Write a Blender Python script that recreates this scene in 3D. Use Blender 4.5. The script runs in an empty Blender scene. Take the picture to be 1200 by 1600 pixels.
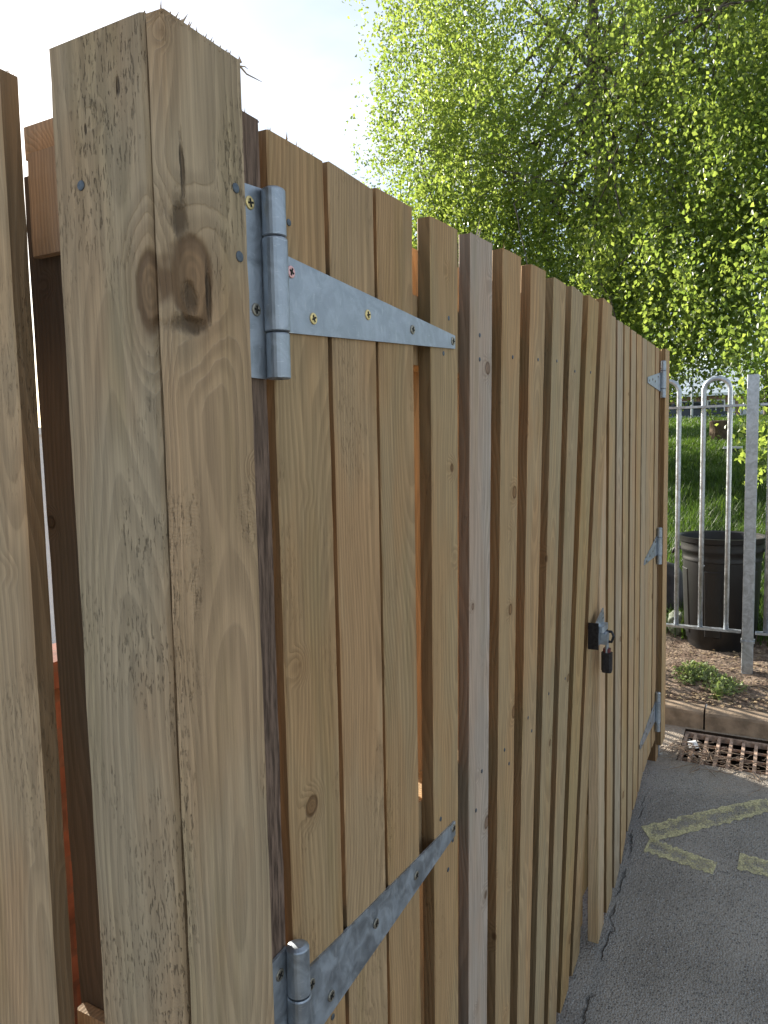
import bpy, bmesh, math, random
import numpy as np
from mathutils import Vector, Matrix, noise as mnoise

random.seed(7)
rng = np.random.default_rng(11)
scene = bpy.context.scene
COL = scene.collection
R = math.radians

# ---------------------------------------------------------------- helpers
def link(o):
    COL.objects.link(o)
    return o

def tag(o, label=None, cat=None, group=None, kind=None):
    if label: o['label'] = label
    if cat: o['category'] = cat
    if group: o['group'] = group
    if kind: o['kind'] = kind
    return o

def empty(name, loc, label, cat, group=None):
    o = bpy.data.objects.new(name, None)
    o.empty_display_size = 0.1
    o.location = loc
    link(o)
    return tag(o, label, cat, group)

def wpos(o):
    p = Vector(o.location)
    while o.parent:
        o = o.parent
        p = p + Vector(o.location)
    return p

class MB:
    """collects vertices (world metres) and faces, then becomes ONE mesh object"""
    def __init__(s): s.v = []; s.f = []; s.m = []
    def add(s, v, f, m=0):
        b = len(s.v)
        s.v += [tuple(p) for p in v]
        for q in f:
            s.f.append(tuple(b + i for i in q)); s.m.append(m)
    def box(s, a, b, m=0, c=0.0):
        x0, y0, z0 = a; x1, y1, z1 = b
        if c <= 0:
            v = [(x, y, z) for z in (z0, z1) for (x, y) in ((x0, y0), (x1, y0), (x1, y1), (x0, y1))]
            s.add(v, [(3, 2, 1, 0), (4, 5, 6, 7), (0, 1, 5, 4), (1, 2, 6, 5), (2, 3, 7, 6), (3, 0, 4, 7)], m)
        else:
            ring = [(x0 + c, y0), (x1 - c, y0), (x1, y0 + c), (x1, y1 - c), (x1 - c, y1), (x0 + c, y1), (x0, y1 - c), (x0, y0 + c)]
            v = [(x, y, z) for z in (z0, z1) for (x, y) in ring]
            f = [(i, (i + 1) % 8, 8 + (i + 1) % 8, 8 + i) for i in range(8)]
            f += [tuple(range(7, -1, -1)), tuple(range(8, 16))]
            s.add(v, f, m)
    def prism_y(s, poly, y0, y1, m=0):
        """polygon of (x, z), extruded from y0 (front) to y1"""
        n = len(poly)
        v = [(x, y0, z) for x, z in poly] + [(x, y1, z) for x, z in poly]
        f = [tuple(range(n)), tuple(range(2 * n - 1, n - 1, -1))]
        f += [((i + 1) % n, i, n + i, n + (i + 1) % n) for i in range(n)]
        s.add(v, f, m)
    def tube(s, pts, r, n=10, m=0, cap=True):
        pts = [Vector(p) for p in pts]
        rr = r if isinstance(r, (list, tuple)) else [r] * len(pts)
        prev = None; rings = []
        for i, p in enumerate(pts):
            t = (pts[min(i + 1, len(pts) - 1)] - pts[max(i - 1, 0)]).normalized()
            if prev is None:
                a = Vector((0, 0, 1)) if abs(t.z) < .9 else Vector((1, 0, 0))
                u = t.cross(a).normalized()
            else:
                u = (prev - t * prev.dot(t)).normalized()
            prev = u; w = t.cross(u)
            rings.append([p + (u * math.cos(2 * math.pi * k / n) + w * math.sin(2 * math.pi * k / n)) * rr[i] for k in range(n)])
        v = [q for g in rings for q in g]; f = []
        for i in range(len(pts) - 1):
            for k in range(n):
                f.append((i * n + k, i * n + (k + 1) % n, (i + 1) * n + (k + 1) % n, (i + 1) * n + k))
        if cap:
            f.append(tuple(range(n - 1, -1, -1))); f.append(tuple((len(pts) - 1) * n + k for k in range(n)))
        s.add(v, f, m)
    def lathe(s, c, prof, n=32, m=0, axis='z'):
        v = []; f = []
        for r, h in prof:
            for k in range(n):
                a = 2 * math.pi * k / n
                if axis == 'z': v.append((c[0] + r * math.cos(a), c[1] + r * math.sin(a), c[2] + h))
                else: v.append((c[0] + r * math.cos(a), c[1] - h, c[2] + r * math.sin(a)))
        for i in range(len(prof) - 1):
            for k in range(n):
                q = (i * n + k, i * n + (k + 1) % n, (i + 1) * n + (k + 1) % n, (i + 1) * n + k)
                f.append(q)
        s.add(v, f, m)
    def spike(s, base, tip, w, m=0):
        b = Vector(base); t = Vector(tip); d = (t - b).normalized()
        u = d.cross(Vector((.3, .8, .1))).normalized() * w; q = d.cross(u).normalized() * w
        s.add([b + u, b - u * .5 + q * .8, b - u * .5 - q * .8, t], [(0, 1, 3), (1, 2, 3), (2, 0, 3)], m)
    def build(s, name, mats, parent=None, origin=None, warp=None, smooth=False, color=None):
        v = s.v
        if warp: v = [warp(*p) for p in v]
        if origin is None:
            origin = wpos(parent) if parent else (0, 0, 0)
        ox, oy, oz = origin
        me = bpy.data.meshes.new(name)
        me.from_pydata([(x - ox, y - oy, z - oz) for x, y, z in v], [], s.f)
        if not isinstance(mats, (list, tuple)): mats = [mats]
        for q in mats: me.materials.append(q)
        me.polygons.foreach_set('material_index', s.m)
        if smooth: me.polygons.foreach_set('use_smooth', [True] * len(s.f))
        me.update()
        o = bpy.data.objects.new(name, me)
        link(o)
        if parent:
            o.parent = parent
            o.location = Vector(origin) - wpos(parent)
        else:
            o.location = origin
        if color: o.color = color
        return o

def np_mesh(name, verts, quads, mat, smooth=False):
    me = bpy.data.meshes.new(name)
    n = len(verts); k = quads.shape[1]
    me.vertices.add(n); me.vertices.foreach_set('co', verts.astype(np.float32).ravel())
    me.loops.add(quads.size); me.loops.foreach_set('vertex_index', quads.astype(np.int32).ravel())
    me.polygons.add(len(quads))
    me.polygons.foreach_set('loop_start', np.arange(0, quads.size, k, dtype=np.int32))
    me.polygons.foreach_set('loop_total', np.full(len(quads), k, dtype=np.int32))
    me.update(calc_edges=True)
    if smooth: me.polygons.foreach_set('use_smooth', np.ones(len(quads), dtype=bool))
    for q in (mat if isinstance(mat, (list, tuple)) else [mat]): me.materials.append(q)
    return link(bpy.data.objects.new(name, me))

# ---------------------------------------------------------------- node helpers
class NT:
    def __init__(s, name):
        s.mat = bpy.data.materials.new(name); s.mat.use_nodes = True
        s.t = s.mat.node_tree; s.t.nodes.clear()
        s.out = s.t.nodes.new('ShaderNodeOutputMaterial')
    def n(s, typ, **kw):
        nd = s.t.nodes.new(typ)
        for k, v in kw.items(): setattr(nd, k, v)
        return nd
    def put(s, sock, val):
        if val is None: return
        if isinstance(val, bpy.types.NodeSocket): s.t.links.new(val, sock)
        else: sock.default_value = val
    def math(s, op, a, b=None, c=None, clamp=False):
        nd = s.n('ShaderNodeMath', operation=op, use_clamp=clamp)
        for i, q in enumerate((a, b, c)): s.put(nd.inputs[i], q)
        return nd.outputs[0]
    def vmath(s, op, a, b=None, scale=None):
        nd = s.n('ShaderNodeVectorMath', operation=op)
        s.put(nd.inputs[0], a); s.put(nd.inputs[1], b)
        if scale is not None: s.put(nd.inputs['Scale'], scale)
        return nd.outputs['Value'] if op in ('LENGTH', 'DISTANCE', 'DOT_PRODUCT') else nd.outputs[0]
    def noise(s, vec, scale, detail=3, rough=.55, dist=0.0):
        nd = s.n('ShaderNodeTexNoise')
        s.put(nd.inputs['Vector'], vec); s.put(nd.inputs['Scale'], scale); s.put(nd.inputs['Detail'], detail)
        s.put(nd.inputs['Roughness'], rough); s.put(nd.inputs['Distortion'], dist)
        return nd.outputs['Fac']
    def noisec(s, vec, scale, detail=3):
        nd = s.n('ShaderNodeTexNoise')
        s.put(nd.inputs['Vector'], vec); s.put(nd.inputs['Scale'], scale); s.put(nd.inputs['Detail'], detail)
        return nd.outputs['Color']
    def voro(s, vec, scale, feature='F1', out='Distance', rnd=1.0):
        nd = s.n('ShaderNodeTexVoronoi', feature=feature)
        s.put(nd.inputs['Vector'], vec); s.put(nd.inputs['Scale'], scale); s.put(nd.inputs['Randomness'], rnd)
        return nd.outputs[out]
    def ramp(s, x, a, b, lo=0.0, hi=1.0, smooth=True):
        nd = s.n('ShaderNodeMapRange', interpolation_type='SMOOTHSTEP' if smooth else 'LINEAR')
        s.put(nd.inputs[0], x); s.put(nd.inputs[1], a); s.put(nd.inputs[2], b); s.put(nd.inputs[3], lo); s.put(nd.inputs[4], hi)
        return nd.outputs[0]
    def mix(s, f, a, b, mode='MIX'):
        nd = s.n('ShaderNodeMix', data_type='RGBA', blend_type=mode)
        s.put(nd.inputs[0], f); s.put(nd.inputs[6], a); s.put(nd.inputs[7], b)
        return nd.outputs[2]
    def mul(s, c, f):
        """colour times a scalar"""
        return s.vmath('SCALE', c, scale=f)
    def scale(s, v, xyz): return s.vmath('MULTIPLY', v, xyz)
    def objco(s): return s.n('ShaderNodeTexCoord').outputs['Object']
    def bump(s, h, strength=1.0, dist=.001, normal=None):
        nd = s.n('ShaderNodeBump'); s.put(nd.inputs['Height'], h); s.put(nd.inputs['Strength'], strength); s.put(nd.inputs['Distance'], dist)
        if normal is not None: s.put(nd.inputs['Normal'], normal)
        return nd.outputs[0]
    def bsdf(s, col, rough=.8, metal=0.0, normal=None, spec=.3, **kw):
        nd = s.n('ShaderNodeBsdfPrincipled')
        s.put(nd.inputs['Base Color'], col); s.put(nd.inputs['Roughness'], rough); s.put(nd.inputs['Metallic'], metal)
        s.put(nd.inputs['Specular IOR Level'], spec)
        if normal is not None: s.put(nd.inputs['Normal'], normal)
        for k, v in kw.items(): s.put(nd.inputs[k], v)
        return nd.outputs[0]
    def done(s, sh):
        s.t.links.new(sh, s.out.inputs[0]); return s.mat

def C4(r, g, b): return (r, g, b, 1.0)

# ---------------------------------------------------------------- materials
def wood(name, knots=(), gouges=(), torn=.5, rough_bump=1.0, knot_density=1.0, edge=None):
    """sawn softwood, grain along local Z; tint comes from the object's colour, variation seed from its alpha"""
    t = NT(name)
    P = t.objco()
    inf = t.n('ShaderNodeObjectInfo')
    tint = inf.outputs['Color']; seed = inf.outputs['Alpha']
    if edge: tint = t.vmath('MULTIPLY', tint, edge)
    off = t.n('ShaderNodeCombineXYZ')
    t.put(off.inputs[0], t.math('MULTIPLY', seed, 13.7)); t.put(off.inputs[1], t.math('MULTIPLY', seed, 7.3)); t.put(off.inputs[2], t.math('MULTIPLY', seed, 31.0))
    Q = t.vmath('ADD', P, off.outputs[0])
    # knots
    vn = t.n('ShaderNodeTexVoronoi'); t.put(vn.inputs['Vector'], Q); t.put(vn.inputs['Scale'], 8.5)
    vc = t.n('ShaderNodeSeparateColor'); t.put(vc.inputs[0], vn.outputs['Color'])
    size = t.math('MULTIPLY', t.math('ADD', .42, t.math('MULTIPLY', vc.outputs[0], .75)), .092 * knot_density)
    size = t.math('MULTIPLY', size, t.math('ADD', .02, t.math('GREATER_THAN', vc.outputs[1], .42)))   # some cells carry no knot
    kd = t.math('DIVIDE', vn.outputs['Distance'], size)          # 1 at the knot's rim
    for (cx, cy, cz, rx, ry, rz) in knots:
        dv = t.scale(t.vmath('SUBTRACT', P, (cx, cy, cz)), (1 / rx, 1 / ry, 1 / rz))
        wob = t.math('MULTIPLY', t.math('SUBTRACT', t.noise(P, 40, 2), .5), .5)
        kd = t.math('MINIMUM', kd, t.math('ADD', t.vmath('LENGTH', dv), wob))
    knot = t.ramp(kd, 1.05, .8)
    rim = t.math('MULTIPLY', t.ramp(kd, .7, .98), t.ramp(kd, 1.3, 1.02))
    halo = t.ramp(kd, 3.2, 1.0)
    # growth rings
    warp = t.math('MULTIPLY', t.math('SUBTRACT', t.noise(t.scale(Q, (3.0, 3.0, .9)), 1.6, 2), .5), .11)
    sx = t.n('ShaderNodeSeparateXYZ'); t.put(sx.inputs[0], P)
    cx = t.math('MULTIPLY', t.math('SUBTRACT', t.math('FRACT', t.math('MULTIPLY', seed, 17.3)), .5), .13)
    dx = t.math('SUBTRACT', sx.outputs[0], cx)
    dy = t.math('ADD', sx.outputs[1], t.math('ADD', .03, t.math('MULTIPLY', t.math('FRACT', t.math('MULTIPLY', seed, 5.1)), .05)))
    rad = t.math('SQRT', t.math('ADD', t.math('MULTIPLY', dx, dx), t.math('MULTIPLY', dy, dy)))
    rc = t.math('ADD', t.math('ADD', rad, warp), t.math('MULTIPLY', halo, .018))
    ring = t.math('FRACT', t.math('MULTIPLY', rc, 165.0))
    ringv = t.math('MULTIPLY', t.ramp(ring, 0.0, .75), t.ramp(ring, 1.0, .86))
    kring = t.math('SINE', t.math('MULTIPLY', kd, 22.0))
    # fibres, torn grain, stains
    fib = t.noise(t.scale(Q, (1, 1, .022)), 420, 3, .6)
    fib2 = t.noise(t.scale(Q, (1, 1, .05)), 110, 3, .6)
    tear = t.noise(t.scale(Q, (1, 1, .2)), 430, 3, .6)
    patch = t.ramp(t.noise(t.scale(Q, (1, 1, .5)), 9, 3), .62 - .2 * torn, .74 - .16 * torn)
    tearm = t.math('MULTIPLY', t.ramp(tear, .56, .7), patch)
    stain = t.noise(t.scale(Q, (1, 1, .3)), 8, 3)
    stain2 = t.noise(t.scale(Q, (1, 1, .12)), 22, 3)
    col = t.mul(tint, t.ramp(ringv, 0, 1, 1.04, .86))
    col = t.mul(col, t.ramp(fib, .3, .7, .9, 1.1))
    col = t.mul(col, t.ramp(fib2, .3, .7, .90, 1.1))
    col = t.mix(t.ramp(stain, .42, .62, 0, .6), col, t.vmath('MULTIPLY', col, (1.10, .93, .80)))
    col = t.mix(t.ramp(stain2, .5, .72, 0, .55), col, t.vmath('MULTIPLY', col, (.82, .84, .74)))
    specks = t.ramp(t.voro(t.scale(Q, (1, 1, .4)), 70), .085, .045)
    col = t.mix(t.math('MULTIPLY', specks, t.math('MULTIPLY', patch, .28)), col, t.mul(col, .35))
    col = t.mix(t.math('MULTIPLY', tearm, .2), col, t.mul(col, .6))
    col = t.mix(t.math('MULTIPLY', halo, .3), col, t.vmath('MULTIPLY', col, (.72, .62, .52)))
    col = t.mix(t.math('MULTIPLY', knot, .8), col, t.vmath('MULTIPLY', t.mul(tint, t.math('MULTIPLY', t.ramp(kring, -1, 1, .44, .56), t.ramp(fib2, .3, .7, .75, 1.25))), (1.05, .82, .66)))
    col = t.mix(t.math('MULTIPLY', rim, .75), col, t.vmath('MULTIPLY', tint, (.28, .2, .15)))
    gm = None
    for (cx_, cy_, cz_, rx, ry, rz) in gouges:
        dv = t.scale(t.vmath('SUBTRACT', P, (cx_, cy_, cz_)), (1 / rx, 1 / ry, 1 / rz))
        wob = t.math('MULTIPLY', t.math('SUBTRACT', t.noise(t.scale(P, (1, 1, .5)), 130, 3), .5), 1.5)
        m = t.ramp(t.math('ADD', t.vmath('LENGTH', dv), wob), 1.5, .35)
        gm = m if gm is None else t.math('MAXIMUM', gm, m)
    h = t.math('MULTIPLY', fib, .35)
    h = t.math('ADD', h, t.math('MULTIPLY', fib2, .5))
    h = t.math('SUBTRACT', h, t.math('MULTIPLY', tearm, .6))
    h = t.math('ADD', h, t.math('MULTIPLY', ringv, .22))
    h = t.math('SUBTRACT', h, t.math('MULTIPLY', rim, .8))
    saw = t.math('SINE', t.math('ADD', t.math('ADD', t.math('MULTIPLY', sx.outputs[2], 1750.0), t.math('MULTIPLY', sx.outputs[0], 420.0)), t.math('MULTIPLY', t.noise(Q, 60, 3), 26.0)))
    h = t.math('ADD', h, t.math('MULTIPLY', saw, t.math('MULTIPLY', t.math('MULTIPLY', t.ramp(stain, .56, .66), patch), .05)))
    if gm is not None:
        col = t.mix(t.math('MULTIPLY', gm, .85), col, t.vmath('MULTIPLY', tint, (.22, .19, .17)))
        h = t.math('SUBTRACT', h, t.math('MULTIPLY', gm, 1.6))
    gp = t.n('ShaderNodeSeparateXYZ'); t.put(gp.inputs[0], t.n('ShaderNodeNewGeometry').outputs['Position'])
    hg = t.math('SUBTRACT', gp.outputs[2], t.math('ADD', t.math('MULTIPLY', t.ramp(gp.outputs[0], 1.8, 3.4, 0, .32, False), 1.0), -.36))
    low_dark = t.math('MULTIPLY', t.ramp(t.math('ADD', hg, t.math('MULTIPLY', t.noise(Q, 18, 4), .25)), .48, .10), .5)  # wood turns darker towards the ground, broken up by noise
    col = t.mix(low_dark, col, t.vmath('MULTIPLY', col, (.55, .52, .48)))
    nrm = t.bump(h, .9 * rough_bump, .0016)
    return t.done(t.bsdf(col, .82, 0, nrm, .2))

def rough_brown():
    t = NT('rough_bark_brown_wood'); P = t.objco()
    f = t.noise(t.scale(P, (1, 1, .07)), 230, 4, .65)
    g = t.noise(t.scale(P, (1, 1, .05)), 90, 3)
    b = t.noise(t.scale(P, (1, 1, .4)), 12, 2)
    col = t.mix(t.ramp(f, .35, .65), C4(.075, .05, .036), C4(.26, .175, .125))
    col = t.mix(t.ramp(b, .4, .7, 0, .5), col, C4(.19, .135, .10))
    h = t.math('ADD', f, t.math('MULTIPLY', g, 1.2))
    return t.done(t.bsdf(col, .9, 0, t.bump(h, 1, .004), .15))

def galv(name, base=(.40, .44, .48), rough=.47, streak=1.0):
    t = NT(name); P = t.objco()
    a = t.noise(P, 28, 4, .65, 1.2); b = t.noise(t.scale(P, (1, 1, .35)), 130, 3); c = t.voro(t.vmath('ADD', P, t.mul(t.noisec(P, 20), .03)), 45, 'SMOOTH_F1')
    k = t.ramp(a, .3, .7, .74, 1.22)
    col = t.mul((base[0], base[1], base[2]), k)
    col = t.mix(t.math('MULTIPLY', t.ramp(b, .58, .75), .5 * streak), col, C4(.62, .65, .67))
    col = t.mix(t.math('MULTIPLY', t.ramp(c, .35, .6), .28 * streak), col, C4(.27, .30, .34))
    scr = t.ramp(t.noise(t.scale(P, (1, 1, 6.0)), 60, 2, .5, 2.0), .66, .72)
    col = t.mix(t.math('MULTIPLY', scr, .35 * streak), col, C4(.72, .73, .74))
    return t.done(t.bsdf(col, t.ramp(a, .3, .7, rough - .1, rough + .14), .82, t.bump(b, .25, .0008), .5))

def simple(name, col, rough=.7, metal=0.0, var=.18, scale=40, bump=.3, dist=.001, spec=.3):
    t = NT(name); P = t.objco()
    a = t.noise(P, scale, 4); b = t.noise(P, scale * 6, 2)
    c = t.mul(col, t.ramp(a, .25, .75, 1 - var, 1 + var))
    return t.done(t.bsdf(c, rough, metal, t.bump(t.math('ADD', a, t.math('MULTIPLY', b, .4)), bump, dist), spec))

def asphalt():
    t = NT('old_asphalt'); P = t.objco()
    v = t.n('ShaderNodeTexVoronoi'); t.put(v.inputs['Vector'], P); t.put(v.inputs['Scale'], 150.0)
    cell = t.n('ShaderNodeSeparateColor'); t.put(cell.inputs[0], v.outputs['Color'])
    d = v.outputs['Distance']
    v2 = t.n('ShaderNodeTexVoronoi'); t.put(v2.inputs['Vector'], P); t.put(v2.inputs['Scale'], 62.0)
    cell2 = t.n('ShaderNodeSeparateColor'); t.put(cell2.inputs[0], v2.outputs['Color'])
    base = t.mix(t.ramp(t.noise(P, 3.2, 4), .35, .65), C4(.255, .232, .20), C4(.35, .318, .275))
    stone = t.math('MULTIPLY', t.ramp(cell.outputs[0], .45, .9), t.ramp(d, .55, .25))
    col = t.mix(t.math('MULTIPLY', stone, .75), base, C4(.42, .41, .39))
    stone2 = t.math('MULTIPLY', t.ramp(cell2.outputs[0], .93, .97), t.ramp(v2.outputs['Distance'], .35, .2))
    col = t.mix(t.math('MULTIPLY', stone2, .8), col, C4(.36, .35, .33))
    dark = t.math('MULTIPLY', t.ramp(cell.outputs[1], .55, .9), t.ramp(d, .6, .3))
    col = t.mix(t.math('MULTIPLY', dark, .7), col, C4(.075, .073, .07))
    # dusty silty band towards the gully, paled to paint the sunlit wedge there
    sx = t.n('ShaderNodeSeparateXYZ'); t.put(sx.inputs[0], P)
    lit_silt = t.math('MULTIPLY', t.ramp(t.math('ADD', sx.outputs[0], t.math('MULTIPLY', t.noise(P, 7, 4), .5)), 3.28, 3.6), .85)
    col = t.mix(lit_silt, col, t.mix(t.noise(P, 60, 4), C4(.20, .16, .12), C4(.50, .42, .33)))
    # seam between the strip under the gates and the rest
    w = t.math('ADD', t.math('MULTIPLY', t.math('SUBTRACT', t.noise(P, 6, 6, .72), .5), .085), .008)
    dl = t.math('ABSOLUTE', t.math('SUBTRACT', sx.outputs[1], w))
    nearx = t.ramp(sx.outputs[0], 3.0, 2.85)
    brk = t.ramp(t.noise(P, 11, 4), .40, .58)
    seam = t.math('MULTIPLY', t.math('MULTIPLY', t.ramp(dl, .0045, .001), nearx), brk)
    lip = t.math('MULTIPLY', t.math('MULTIPLY', t.ramp(dl, .03, .008), nearx), .45)
    col = t.mix(lip, col, t.mix(t.noise(P, 90, 3), C4(.17, .165, .155), C4(.33, .32, .30)))
    col = t.mix(t.math('MULTIPLY', seam, .6), col, C4(.025, .025, .025))
    h = t.math('ADD', t.math('MULTIPLY', d, -1.0), t.math('MULTIPLY', t.noise(P, 500, 2), .4))
    h = t.math('SUBTRACT', h, t.math('MULTIPLY', seam, 3))
    return t.done(t.bsdf(col, t.ramp(t.noise(P, 5, 3), .3, .7, .62, .85), 0, t.bump(h, 1, .004), .35))

def soil_mat():
    t = NT('dry_soil'); P = t.objco()
    a = t.noise(P, 14, 5, .65); b = t.noise(P, 90, 4, .65); v = t.voro(P, 60)
    col = t.mix(t.ramp(a, .35, .65), C4(.12, .082, .060), C4(.26, .20, .15))
    col = t.mul(col, t.ramp(b, .3, .7, .55, 1.35))
    return t.done(t.bsdf(col, .95, 0, t.bump(t.math('ADD', b, t.math('MULTIPLY', v, -.6)), 1, .01), .1))

def grass_ground():
    t = NT('grass_bank_turf'); P = t.objco()
    a = t.noise(P, 1.2, 5, .6); b = t.noise(P, 25, 4)
    col = t.mix(t.ramp(a, .35, .65), C4(.030, .058, .014), C4(.060, .10, .022))
    col = t.mul(col, t.ramp(b, .3, .7, .6, 1.35))
    return t.done(t.bsdf(col, .9, 0, t.bump(b, .8, .03), .1))

def leaf_mat(name, dark, light, trans, gloss=.35, tmix=.5):
    t = NT(name)
    geo = t.n('ShaderNodeNewGeometry')
    rnd = geo.outputs['Random Per Island']
    P = t.objco()
    f = t.math('ADD', t.math('MULTIPLY', rnd, .75), t.math('MULTIPLY', t.ramp(t.noise(P, .9, 2), .35, .65), .25))
    col = t.mix(f, dark, light)
    tr = t.vmath('MULTIPLY', t.mix(f, dark, light), trans)
    pb = t.bsdf(col, gloss, 0, None, .5)
    tl = t.n('ShaderNodeBsdfTranslucent'); t.put(tl.inputs[0], tr)
    m = t.n('ShaderNodeMixShader'); m.inputs[0].default_value = tmix
    t.t.links.new(pb, m.inputs[1]); t.t.links.new(tl.outputs[0], m.inputs[2])
    return t.done(m.outputs[0])

def brick(name, c1, c2, mortar, scale=1.0):
    t = NT(name); P = t.objco()
    sx = t.n('ShaderNodeSeparateXYZ'); t.put(sx.inputs[0], P)
    cb = t.n('ShaderNodeCombineXYZ'); t.put(cb.inputs[0], t.math('ADD', sx.outputs[0], sx.outputs[1])); t.put(cb.inputs[1], sx.outputs[2])
    b = t.n('ShaderNodeTexBrick'); t.put(b.inputs['Vector'], cb.outputs[0])
    b.inputs['Color1'].default_value = c1; b.inputs['Color2'].default_value = c2; b.inputs['Mortar'].default_value = mortar
    b.inputs['Scale'].default_value = scale; b.inputs['Mortar Size'].default_value = .008; b.inputs['Brick Width'].default_value = .225; b.inputs['Row Height'].default_value = .075
    col = t.mul(b.outputs['Color'], t.ramp(t.noise(P, 14, 4), .3, .7, .7, 1.25))
    return t.done(t.bsdf(col, .9, 0, t.bump(b.outputs['Fac'], -.6, .004), .2))

W_BOARD = wood('treated_pine_board', torn=.35)
W_NEAR = wood('treated_pine_board_weathered', torn=.6, rough_bump=1.15)
W_SMOOTH = wood('fresh_pine_board', torn=.1, rough_bump=.7)
W_EDGE = wood('shaded_sawn_edge', torn=.5, rough_bump=1.1, edge=(.44, .42, .40))  # darker tint paints the shade on the board sides
W_EDGE_F = wood('shaded_planed_edge', torn=.2, rough_bump=.8, edge=(.42, .37, .31))  # same painted shade for the far gate and far post sides
SHADEWOOD = wood('shaded_packing_timber', torn=.4)
BROWN = rough_brown()
GALV = galv('galvanised_steel')
GALV_R = galv('galvanised_rail_steel', (.46, .49, .52), .42, .5)
ZINC_Y = simple('yellow_zinc_screw', (.80, .62, .28), .32, .85, .1, 300)
ZINC_P = simple('rosy_zinc_screw', (.78, .45, .42), .35, .75, .15, 300)
ZINC_G = simple('grey_screw', (.34, .31, .25), .36, .85, .2, 300)
NAIL = simple('nail_head', (.12, .14, .16), .5, .7, .2, 300)
RECESS = simple('screw_recess', (.03, .028, .025), .6, .5, .1, 300)
BLACKMETAL = simple('black_steel', (.035, .035, .04), .38, .7, .3, 120)
DARKBODY = simple('padlock_body', (.03, .028, .03), .42, .2, .3, 120)
BRASSRED = simple('padlock_collar', (.16, .05, .05), .4, .4, .3, 120)
PLASTIC = simple('black_bin_plastic', (.010, .010, .011), .45, 0, .25, 12, .15, .002, .45)
CONCRETE = simple('kerb_concrete', (.29, .22, .155), .92, 0, .35, 16, .8, .004, .15)
RUST = simple('rusty_cast_iron', (.44, .32, .24), .85, .2, .45, 45, .7, .002, .2)
PIT = simple('gully_silt', (.035, .024, .017), .95, 0, .4, 30, 1, .01, .1)
PALECONC = simple('pale_yard_concrete', (.55, .53, .49), .9, 0, .1, 4, .3, .004, .15)
ASPH = asphalt(); SOIL = soil_mat(); TURF = grass_ground()
TWIG = simple('dry_twig', (.25, .18, .125), .9, 0, .35, 40)
BARK = simple('birch_bark', (.12, .10, .085), .9, 0, .5, 12, 1, .01)

def rnd_tint(kind='tan'):
    base = {'tan': (.42, .315, .19), 'warm': (.47, .335, .19), 'grey': (.44, .37, .285), 'green': (.36, .30, .17), 'gold': (.50, .34, .165), 'brown': (.30, .19, .11)}[kind]
    k = random.uniform(.93, 1.07)
    return (base[0] * k * random.uniform(.97, 1.03), base[1] * k, base[2] * k * random.uniform(.95, 1.05), random.random())

# ---------------------------------------------------------------- camera (phone, portrait)
M = ((0.4776599336882124, -0.08603437283313908, 0.8743220656258087),
     (-0.8783005377904979, -0.023296829417667607, 0.47754101714513125),
     (-0.020716009893193433, -0.9960197510241916, -0.08669199792260296))
CAM = Vector((0.0, -0.461, 1.285))
cam = bpy.data.cameras.new('camera')
cam.sensor_fit = 'VERTICAL'; cam.sensor_height = 36.0; cam.sensor_width = 27.0
cam.lens = 36.0 * 1155.0 / 1600.0
cam.clip_start = .02; cam.clip_end = 600
co = link(bpy.data.objects.new('camera', cam))
rot = Matrix(((M[0][0], -M[0][1], -M[0][2]), (M[1][0], -M[1][1], -M[1][2]), (M[2][0], -M[2][1], -M[2][2])))
co.matrix_world = Matrix.Translation(CAM) @ rot.to_4x4()
scene.camera = co

# ---------------------------------------------------------------- light
SUN_EL = R(23.0)
sd = Vector((.39, .92, 0)).normalized()
sdir = Vector((sd.x * math.cos(SUN_EL), sd.y * math.cos(SUN_EL), math.sin(SUN_EL)))
sl = bpy.data.lights.new('sun', 'SUN'); sl.energy = 5.0; sl.angle = R(.53); sl.color = (1.0, .93, .82)
so = link(bpy.data.objects.new('sun', sl)); so.location = (2, 6, 8)
so.rotation_euler = (-sdir).to_track_quat('-Z', 'Y').to_euler()
world = bpy.data.worlds.new('World'); scene.world = world; world.use_nodes = True
wt = world.node_tree; wt.nodes.clear()
sky = wt.nodes.new('ShaderNodeTexSky'); sky.sky_type = 'NISHITA'; sky.sun_disc = False
sky.sun_elevation = SUN_EL; sky.sun_rotation = math.atan2(sd.x, sd.y)
sky.altitude = 50; sky.air_density = 1.0; sky.dust_density = 1.2; sky.ozone_density = 1.0
tc = wt.nodes.new('ShaderNodeTexCoord')
mp = wt.nodes.new('ShaderNodeMapping'); mp.inputs['Scale'].default_value = (1.6, 1.6, 4.0)
cn = wt.nodes.new('ShaderNodeTexNoise'); cn.inputs['Scale'].default_value = 1.7; cn.inputs['Detail'].default_value = 5; cn.inputs['Roughness'].default_value = .5
cr = wt.nodes.new('ShaderNodeMapRange'); cr.interpolation_type = 'SMOOTHSTEP'
cr.inputs[1].default_value = .42; cr.inputs[2].default_value = .72; cr.inputs[3].default_value = .18; cr.inputs[4].default_value = .8
mx = wt.nodes.new('ShaderNodeMix'); mx.data_type = 'RGBA'
mx.inputs[7].default_value = (5.6, 5.9, 6.3, 1)          # thin bright cloud
bg = wt.nodes.new('ShaderNodeBackground'); bg.inputs[1].default_value = .09
wo = wt.nodes.new('ShaderNodeOutputWorld')
L = wt.links.new
L(tc.outputs['Generated'], mp.inputs[0]); L(mp.outputs[0], cn.inputs['Vector']); L(cn.outputs['Fac'], cr.inputs[0])
L(cr.outputs[0], mx.inputs[0]); L(sky.outputs[0], mx.inputs[6]); L(mx.outputs[2], bg.inputs[0]); L(bg.outputs[0], wo.inputs[0])

vs = scene.view_settings
vs.view_transform = 'Standard'; vs.look = 'None'; vs.gamma = 1.0; vs.exposure = 1.28
vs.use_curve_mapping = False

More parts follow.
